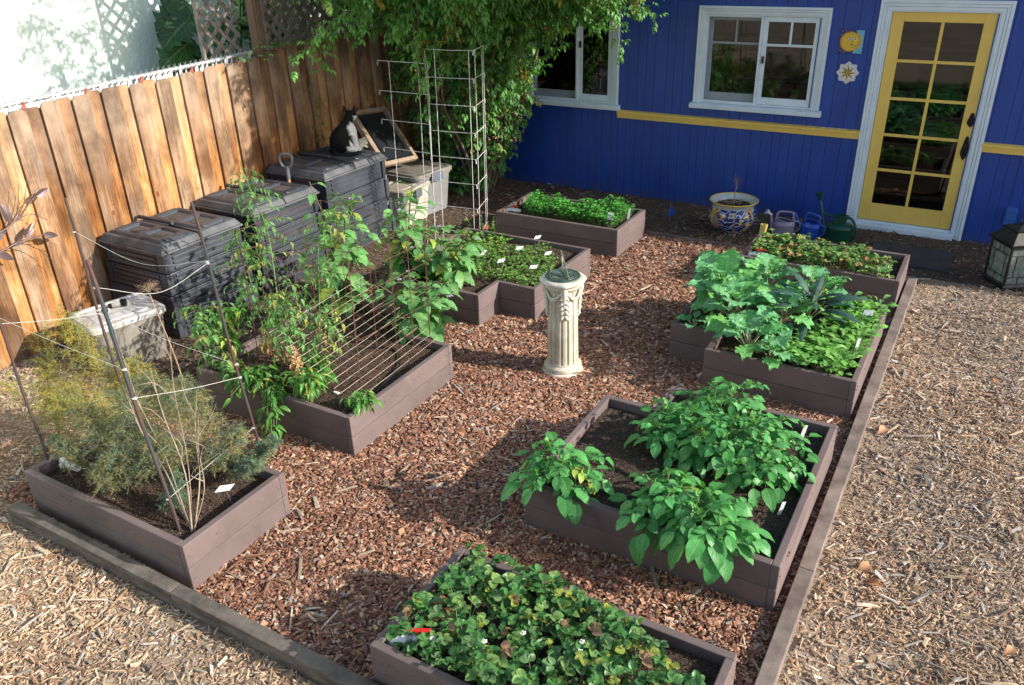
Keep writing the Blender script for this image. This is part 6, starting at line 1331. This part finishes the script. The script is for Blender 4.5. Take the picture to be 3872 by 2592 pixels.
# asparagus: clouds of fine needles on branching stems
M_FERN = pm('asparagus_needle', (1,1,1), (.8,.8,.78), 30, .7, 0, attr=True)
def fern(stems, label, seed, cols, dens=1., rl=.20, name='asparagus_fern', nd=.012, droop=.3):
    r = rs(seed); T = thing(name, label, 'asparagus', tuple(stems[0][0]), 'feathery asparagus ferns in the front left bed'); sm = MB(); V = []; K_ = []
    for S_ in stems:
        P = interp(S_, 24); sm.tube(P, np.linspace(.0042,.0012,24), 5)
        nb = int(52*dens)
        for j in range(nb):
            t = 5+18*(j/nb); i0 = min(int(t), 22); q = P[i0]+(P[i0+1]-P[i0])*(t-i0); a = j*2.4+r.uniform(-.5,.5); fd = nrm(P[i0+1]-P[i0]); d = nrm(hz(a)+fd*.6+UPZ*.15); L = rl*(1.1-.7*j/nb)*r.uniform(.7,1.1); B = interp([q, q+d*L*.5+UPZ*.01, q+d*L-UPZ*L*droop], 10); sm.tube(B[::3], .0009, 3, caps=False)
            c = np.array(cols[r.choice(len(cols))])
            for m_ in range(17):
                u = .15+.85*m_/17*9; k0 = min(int(u), 8); b0 = B[k0]+(B[k0+1]-B[k0])*(u-k0); bd = nrm(B[k0+1]-B[k0]); d2 = nrm(nrm(r.normal(0,1,3))+bd*.8); l2 = L*.30*r.uniform(.5,1.1)
                nn2 = 11; tt = np.linspace(.05,1,nn2)[:,None]; bb = b0+d2*l2*tt; dv = nrm(nrm(r.normal(0,1,(nn2,3)))+d2*.8)*nd*r.uniform(.6,1.2,(nn2,1)); wv2 = nrm(np.cross(dv, r.normal(0,1,(nn2,3))))*.0011
                V.append(np.stack([bb-wv2, bb+wv2, bb+dv], 1).reshape(-1,3)); K_.append(np.repeat(jit(r, c, .14)[None], nn2*3, 0))
    V = np.concatenate(V); K_ = np.concatenate(K_); q = MB(); q.add(V, np.arange(len(V)).reshape(-1,3), K_); q.build('needles', M_FERN, T); sm.build('stems', pm('fern_stem', (.20,.24,.09), (.26,.2,.08), 12, .6), T)
gy = [(.14,.19,.11),(.19,.24,.11),(.11,.17,.11),(.24,.23,.09),(.27,.24,.09)]; ye = [(.42,.36,.06),(.33,.31,.06),(.45,.34,.05),(.24,.27,.08)]; bl = [(.09,.19,.13),(.12,.22,.12),(.15,.22,.11)]
fern([[( -3.75,2.15,.22),(-3.85,2.10,.45),(-4.0,2.05,.62)],[( -3.75,2.15,.22),(-3.70,2.2,.5),(-3.75,2.15,.74)],[( -3.70,2.1,.22),(-3.62,2.0,.4),(-3.55,1.95,.52)]], 'grey green asparagus in the middle of the front left bed', 101, gy, 1.25, 0.25)
fern([[( -3.40,2.25,.22),(-3.35,2.3,.5),(-3.42,2.35,.74)],[( -3.40,2.25,.22),(-3.25,2.3,.4),(-3.12,2.35,.56)],[( -3.45,2.2,.22),(-3.45,2.1,.45),(-3.38,2.05,.58)]], 'asparagus at the right rear of the front left bed', 102, gy, 1.25, 0.237)
fern([[( -3.20,2.38,.22),(-3.10,2.42,.38),(-2.96,2.45,.50)],[( -3.20,2.38,.22),(-3.12,2.35,.35),(-2.98,2.30,.42)]], 'blue green asparagus tuft spilling over the right board', 103, bl+gy[:1], 1.0, .14)
fern([[( -4.05,2.30,.22),(-4.25,2.25,.42),(-4.50,2.20,.55)],[( -4.0,2.2,.22),(-4.1,2.15,.45),(-4.3,2.05,.60)]], 'yellowing asparagus leaning out to the left of the front bed', 104, ye+gy[3:], 1.35, 0.25)
fern([[( -4.05,2.45,.22),(-4.2,2.5,.42),(-4.35,2.6,.55)],[( -4.15,2.4,.22),(-4.45,2.5,.5),(-4.80,2.55,.78)]], 'bright yellow asparagus fronds behind, against the fence boards', 105, ye, 1.3, 0.275)
fern([[( -3.62,2.42,.22),(-3.68,2.45,.45),(-3.78,2.5,.62)],[( -3.85,2.42,.22),(-3.95,2.5,.42),(-4.1,2.52,.56)]], 'tall grey olive asparagus at the back of the bed', 106, gy, 1.2, 0.25)
fern([[( -3.30,2.02,.22),(-3.30,2.02,.28),(-3.34,2.08,.40)]], 'low fresh blue green asparagus shoot near the bare stems', 107, bl, .8, .12)
fern([[( -4.85,2.30,.0),(-4.9,2.35,.3),(-5.0,2.45,.5)],[( -4.85,2.30,.0),(-4.75,2.3,.25),(-4.65,2.35,.4)]], 'wispy yellow fern growing on the ground left of the bed', 108, ye, 1.1, .18)
fern([[( -3.95,1.98,.22),(-3.98,1.93,.38),(-4.02,1.90,.48)],[( -3.7,1.98,.22),(-3.68,1.92,.36),(-3.66,1.88,.44)]], 'low dark asparagus tuft nearest the front board of its bed', 109, gy, .9, .16)
fern([[( -4.45,2.35,.0),(-4.7,2.45,.45),(-4.95,2.6,.80)],[( -4.45,2.35,.0),(-4.85,2.4,.4),(-5.15,2.55,.62)],[( -4.4,2.3,.0),(-4.6,2.15,.35),(-4.85,2.1,.55)]], 'wispy golden asparagus reaching up to the fence at the left edge', 113, ye, .55, .26, droop=.1)
# bare stems
T = thing('bare_stems', 'pale leafless woody stems rising from the near corner of the asparagus bed', 'dead stems', (-3.07,1.92,.22)); r = rs(110); M_BARE = pm('bare_bark', (.38,.30,.23), (.22,.16,.12), 12, .8, .3); b0 = np.array([-3.075,1.93,.22])
for i, (e, bend) in enumerate([((-3.42,2.15,.98),.03),((-3.62,2.10,.86),-.03),((-3.28,2.28,.82),.02),((-3.50,2.35,1.05),0),((-3.20,2.2,.74),.05),((-3.80,2.25,.95),-.02)]):
    e = np.array(e); m_ = b0+(e-b0)*.35+[bend,.02,.02]; P = interp([b0+r.normal(0,.012,3)*[1,1,0], m_, b0+(e-b0)*.7+r.normal(0,.015,3), e], 16); q = MB(); q.tube(P, np.linspace(.0052 if i < 3 else .003,.0014,16), 6)
    for j in range(3): s_ = P[6+j*3]; q.tube(interp([s_, s_+[r.normal(0,.05),r.normal(0,.04),.09], s_+[r.normal(0,.09),r.normal(0,.07),.17]], 6), np.linspace(.003,.0012,6), 4)
    q.build('stem', M_BARE, T, smooth=True)
T = thing('fennel_umbel', 'dried brown seed head on a tall thin stalk in front of the near compost bin', 'dried flower', (-3.90,2.62,.0)); q = MB(); top = np.array([-4.02,2.64,1.08]); q.tube(interp([(-3.86,2.62,.0),(-3.88,2.62,.6),top], 12), np.linspace(.005,.003,12), 6); s_ = MB(); r = rs(112)
for i in range(34):
    a = r.uniform(0,6.28); k = r.uniform(.15,1); e = top+hz(a)*.085*k+UPZ*(.055-.02*k); q.tube(interp([top, top+hz(a)*.03*k+UPZ*.03, e], 5), .0011, 3)
    for j in range(7): p = e+r.normal(0,.008,3); s_.lathe([(.0003,-.003),(.0028,0),(.0003,.003)], p, 4)
q.build('stalk', M_DRY, T); s_.build('seeds', pm('brown_seed', (.22,.15,.10), None, 9, .8), T)
# weeds on the ground by the fence
for i, (x, y, s, l_) in enumerate([(-4.62,2.62,.10,'small bright green weed seen through the yellow fronds'),(-4.75,2.2,.09,'grey green weed on the ground by the left edge'),(-4.55,2.9,.07,'low green seedling left of the lidded tub')]):
    r = rs(130+i); T = thing('weed', l_, 'weed', (x,y,0)); LV = Leaves(TP_PEA); sm = MB()
    for j in range(16): a = r.uniform(0,6.28); p1 = np.array([x,y,0])+hz(a)*s*r.uniform(.2,.9)+UPZ*r.uniform(.02,.10); sm.tube([(x,y,0), p1], .0015, 3, caps=False); LV.add(p1, hz(a)+UPZ*.3, UPZ+r.normal(0,.25,3), s*.62, jit(r, (.09,.28,.06) if i != 1 else (.22,.32,.22), .1))
    finish(T, LV, sm, M_HERB, M_STEM)
# ---------------------------------------------------------------- climbing rose tree in the corner
TP_ROSE = [leaf_tpl(900+i, 4, 1, wf=lambda t: np.sin(PI*t**.8)**.85, W=.50, fold=.35, curl=.25, tipcurl=.15) for i in range(5)]
M_ROSE = leafmat('rose_leaf', .18, .28, .38, 5); M_CANE = pm('vine_bark', (.20,.14,.10), (.10,.07,.05), 14, .85, .4)
TREE = thing('climbing_vine', 'large leafy climbing vine filling the corner between the fence and the blue house', 'vine', (-5.1,8.15,0)); r = rs(200); tr = MB(); lv = Leaves(TP_ROSE); dead = Leaves(TP_ROSE); cs = MB()
base = np.array([-5.35,8.2,0]); hubs = []
for i in range(11):
    a = r.uniform(0,6.28); e = np.array([-4.9+.75*math.cos(a)*r.uniform(.3,1), 7.75+.6*math.sin(a), r.uniform(1.6,2.4)]); b0 = base+hz(a)*r.uniform(.0,.22)
    P = interp([b0, b0+(e-b0)*.35+hz(a+1)*.10, b0+(e-b0)*.7+hz(a-1)*.12, e], 16); tr.tube(P, np.linspace(.042 if i < 3 else .020, .011, 16), 7); hubs.append(P)
    for j in range(7): s_ = P[4+j]; b_ = r.uniform(0,6.28); tr.tube(interp([s_, s_+hz(b_)*.12+UPZ*.08, s_+hz(b_)*.30+UPZ*r.uniform(-.1,.2)], 7), np.linspace(.006,.002,7), 4)
tr.build('trunk', M_CANE, TREE, smooth=True)
def spray(p, d, L, n, ll, col, droop, seed, rad=.003):
    """a cane with alternate five-leaflet leaves"""
    P = [np.array(p, float)]; dd = nrm(d)
    for i in range(10): dd = nrm(dd-UPZ*droop/10+r.normal(0,.05,3)); P.append(P[-1]+dd*L/10)
    P = np.array(P); cs.tube(P, np.linspace(rad, rad*.4, 11), 4, caps=False)
    for j in range(n):
        t = 10*(j+.5)/n; i0 = min(int(t), 9); q = P[i0]+(P[i0+1]-P[i0])*(t-i0); fd = nrm(P[i0+1]-P[i0]); sdv = nrm(np.cross(fd, UPZ)+r.normal(0,.3,3)); s = 1 if j % 2 else -1; dv = nrm(sdv*s+fd*.5+UPZ*r.uniform(-.5,.4)); pl = ll*1.9; e = q+dv*pl; sv = nrm(np.cross(dv, UPZ)); uv_ = nrm(np.cross(sv, dv))+r.normal(0,.2,3); c = jit(r, col, .13)
        for k in (.5, .85):
            for s2 in (-1, 1): lv.add(q+dv*pl*k, dv*.5+sv*s2*.9-UPZ*.35, uv_+UPZ*.3, ll*r.uniform(.75,1.05), jit(r, c, .06))
        lv.add(e, dv-UPZ*.4, uv_+UPZ*.3, ll*1.15, c)
# outer shell of the crown: overlapping lobes
lobes = [((-4.9,7.6,2.45),(1.0,.8,.7),400),((-4.15,7.7,2.42),(.65,.5,.34),220),((-3.62,8.0,2.42),(.40,.38,.26),100),((-4.90,7.9,1.70),(.40,.4,.5),190),((-5.12,8.1,1.15),(.38,.4,.5),170),((-5.45,8.2,.65),(.36,.34,.5),110),((-5.5,8.0,1.5),(.6,.6,.8),240),((-5.3,6.95,2.55),(.7,.6,.48),210),((-4.7,6.9,2.5),(.6,.5,.42),210),((-5.4,6.1,2.8),(.5,.55,.32),80),((-4.6,7.5,3.3),(1.3,1.1,.5),200),((-3.5,7.05,2.80),(.8,.6,.30),260),((-4.3,6.6,2.72),(.7,.5,.30),220),((-2.6,7.0,2.95),(.7,.6,.32),200),((-5.1,6.5,2.75),(.5,.5,.3),130),((-5.2,5.45,3.3),(.45,.5,.4),42)]  # lobes above the view are added to shade the fence and stucco wall
for (c, R3, n) in lobes:
    c = np.array(c); R3 = np.array(R3)
    for i in range(int(n*TREEQ)):
        d = nrm(r.normal(0,1,3)); k = r.uniform(.55,1.0); p = c+d*R3*k
        g0 = r.uniform(); col = (.09,.26,.06) if g0 < .5 else (.055,.18,.045) if g0 < .84 else (.16,.29,.07) if g0 < .96 else (.36,.30,.07)
        spray(p, d*.8+hz(r.uniform(0,6.3))*.6+UPZ*.1, r.uniform(.16,.30), 7, .052*r.uniform(.75,1.25), col, r.uniform(.3,1.6), i)
# named hanging shoots
for (p, d, L, n) in [((-4.68,6.32,2.38),(.06,-.02,-1),1.05,20),((-4.72,6.30,2.38),(.02,-.05,-1),.85,16),((-5.45,5.9,2.2),(-.25,-.3,-.5),.5,13),((-5.3,6.1,2.28),(-.5,-.2,-.3),.5,13),((-5.15,6.25,2.32),(-.45,-.45,-.25),.55,14),((-5.45,5.98,2.16),(-.12,-.1,-.9),.45,11),((-5.2,6.2,2.32),(-.1,-.3,-.9),.3,10),((-4.9,6.35,2.3),(-.1,-.3,-.9),.3,9),((-5.1,6.6,2.35),(-.5,-.6,-.1),.6,13),((-4.8,6.5,2.3),(-.3,-.5,-.3),.45,12),((-3.45,8.2,2.2),(.6,-.2,-.1),.40,12),((-3.6,8.15,2.05),(.5,-.2,-.5),.38,12),((-4.0,7.7,2.1),(.3,-.2,-1),.30,10),((-4.15,7.85,2.05),(.2,-.2,-1),.35,10),((-3.72,7.95,2.15),(.3,-.1,-.8),.25,11),((-4.4,7.6,1.9),(.1,-.2,-1),.35,9),((-5.0,6.55,2.2),(-.1,-.2,-.9),.35,10),((-4.95,7.0,1.8),(.1,-.2,-.9),.3,9)]:
    spray(p, d, L, n, .052, (.10,.28,.06), .5, 1, .0035)
for k in range(4): spray((-6.05,5.7+.12*k,2.0-.01*k), (.1,-1 if k % 2 else .6,.02), .45, 9, .030, (.09,.24,.05), .25, 1)
for p in ((-6.09,6.35,1.35),(-6.09,6.32,1.2),(-6.08,6.38,1.08),(-6.09,6.3,1.55)): spray(p, (.1,.2,-1), .22, 7, .026, (.13,.22,.06), .3, 1)
q = MB(); lv.into(q); q.build('foliage', M_ROSE, TREE, smooth=True); cs.build('canes', pm('young_cane', (.16,.13,.06), (.2,.09,.05), 20, .6), TREE)
# brown dead leaves and hips inside
q = MB(); L2 = Leaves(TP_ROSE)
for i in range(900): d = nrm(r.normal(0,1,3)); c = np.array([-5.0,7.95,1.2])+d*np.array([.55,.45,.75])*r.uniform(.2,1); L2.add(c, r.normal(0,1,3), r.normal(0,1,3), .035, jit(r, (.20,.12,.06), .3))
L2.into(q); q.build('dead_leaves', leafmat('dry_leaf', 0, .15, .7), TREE)
q = MB()
for p in ((-4.15,7.25,2.12),(-4.05,7.3,2.05),(-3.95,7.35,2.02),(-4.35,7.1,2.22),(-3.6,8.0,2.33),(-3.38,8.2,2.2),(-4.6,7.0,2.1),(-4.45,7.0,2.0),(-5.0,6.9,2.2)):
    for j in range(7): d = nrm(r.normal(0,1,3)); pp = np.array(p)+d*.02; q.add([pp, pp+nrm(r.normal(0,1,3))*.022, pp+nrm(r.normal(0,1,3))*.022], [[0,1,2]])
q.build('faded_bloom', pm('faded_petal', (.55,.25,.14), (.4,.14,.08), 40, .7), TREE)

# big lobed leaves behind the fence
TP_BIG = [leaf_tpl(950+i, 12, 4, wf=lambda t: np.sin(PI*t**.6)**.6, W=.75, fold=.15, curl=.35, ruffle=.02, serr=.28, lob=.22) for i in range(3)]
T = thing('philodendron', 'dark glossy plant with big lobed leaves behind the fence, left of the pale lattice', 'shrub', (-6.75,5.75,0)); LV = Leaves(TP_BIG); sm = MB(); r2 = rs(300)
for i in range(26):
    a = r2.uniform(0,6.28); p = np.array([-6.9,6.0,1.75])+np.array([.22*math.cos(a),.30*math.sin(a),r2.uniform(-.5,.75)]); sm.tube(interp([(-6.9,6.0,0), (-6.9,6.0,1.0), p], 6), .012, 5); LV.add(p, hz(a)+np.array([.5,-.35,-.4]), UPZ+np.array([.9,-.2,0])+r2.normal(0,.2,3), .42*r2.uniform(.8,1.1), jit(r2, (.016,.055,.018), .15))
finish(T, LV, sm, leafmat('philodendron_leaf', .3, .12, .3, 7), M_STEM)
T = thing('hedge_shrub', 'dark shrub seen in chinks through the close lattice', 'shrub', (-7.1,7.6,0)); LV = Leaves(TP_ROSE); sm = MB()
for i in range(6): e = np.array([-7.1+r2.normal(0,.2), 7.3+r2.normal(0,.5), 2.2]); sm.tube(interp([(-7.1,7.4,0),(-7.1,7.4,1.),e], 6), [.03,.03,.025,.02,.015,.01], 6)
for i in range(5000):
    d = nrm(r2.normal(0,1,3)); p = np.array([-6.85,7.5,2.3])+d*np.array([.35,1.35,.95])*r2.uniform(.3,1)**.4; LV.add(p, r2.normal(0,1,3), UPZ+r2.normal(0,.5,3), .07, jit(r2, (.06,.17,.04) if r2.uniform() < .8 else (.25,.36,.10), .2))
finish(T, LV, sm, M_ROSE, M_CANE)

# dry fallen leaves on the mulch
TP_DL = [leaf_tpl(980+i, 6, 2, wf=lambda t: np.sin(PI*t**.8)**.8, W=.6, fold=.5, curl=.5, ruffle=.04, tipcurl=.3) for i in range(3)]
M_DL = leafmat('dry_leaf', 0, .15, .7); rf = rs(404)
for i, (x, y) in enumerate([(-.08,3.55),(-.02,3.42),(.12,3.5),(-.2,4.9),(.35,5.9),(-.85,2.62),(-2.3,2.6),(-2.6,3.6),(-1.9,6.3),(-2.2,5.5),(-2.75,2.85),(-2.62,2.92),(.55,3.3),(-3.9,1.25),(-3.2,1.4)]):
    LV = Leaves(TP_DL); a = rf.uniform(0, 6.28); LV.add((x, y, .022), hz(a)+UPZ*.1, UPZ+rf.normal(0,.3,3), rf.uniform(.06,.10), [(.42,.24,.14),(.34,.17,.08),(.50,.36,.22)][i % 3]); q = MB(); LV.into(q); o = q.build('fallen_leaf', M_DL, None, True, origin=(x, y, 0)); tag(o, 'dry curled brown leaf lying loose on the mulch', 'leaf', 'dry fallen leaves on the mulch')
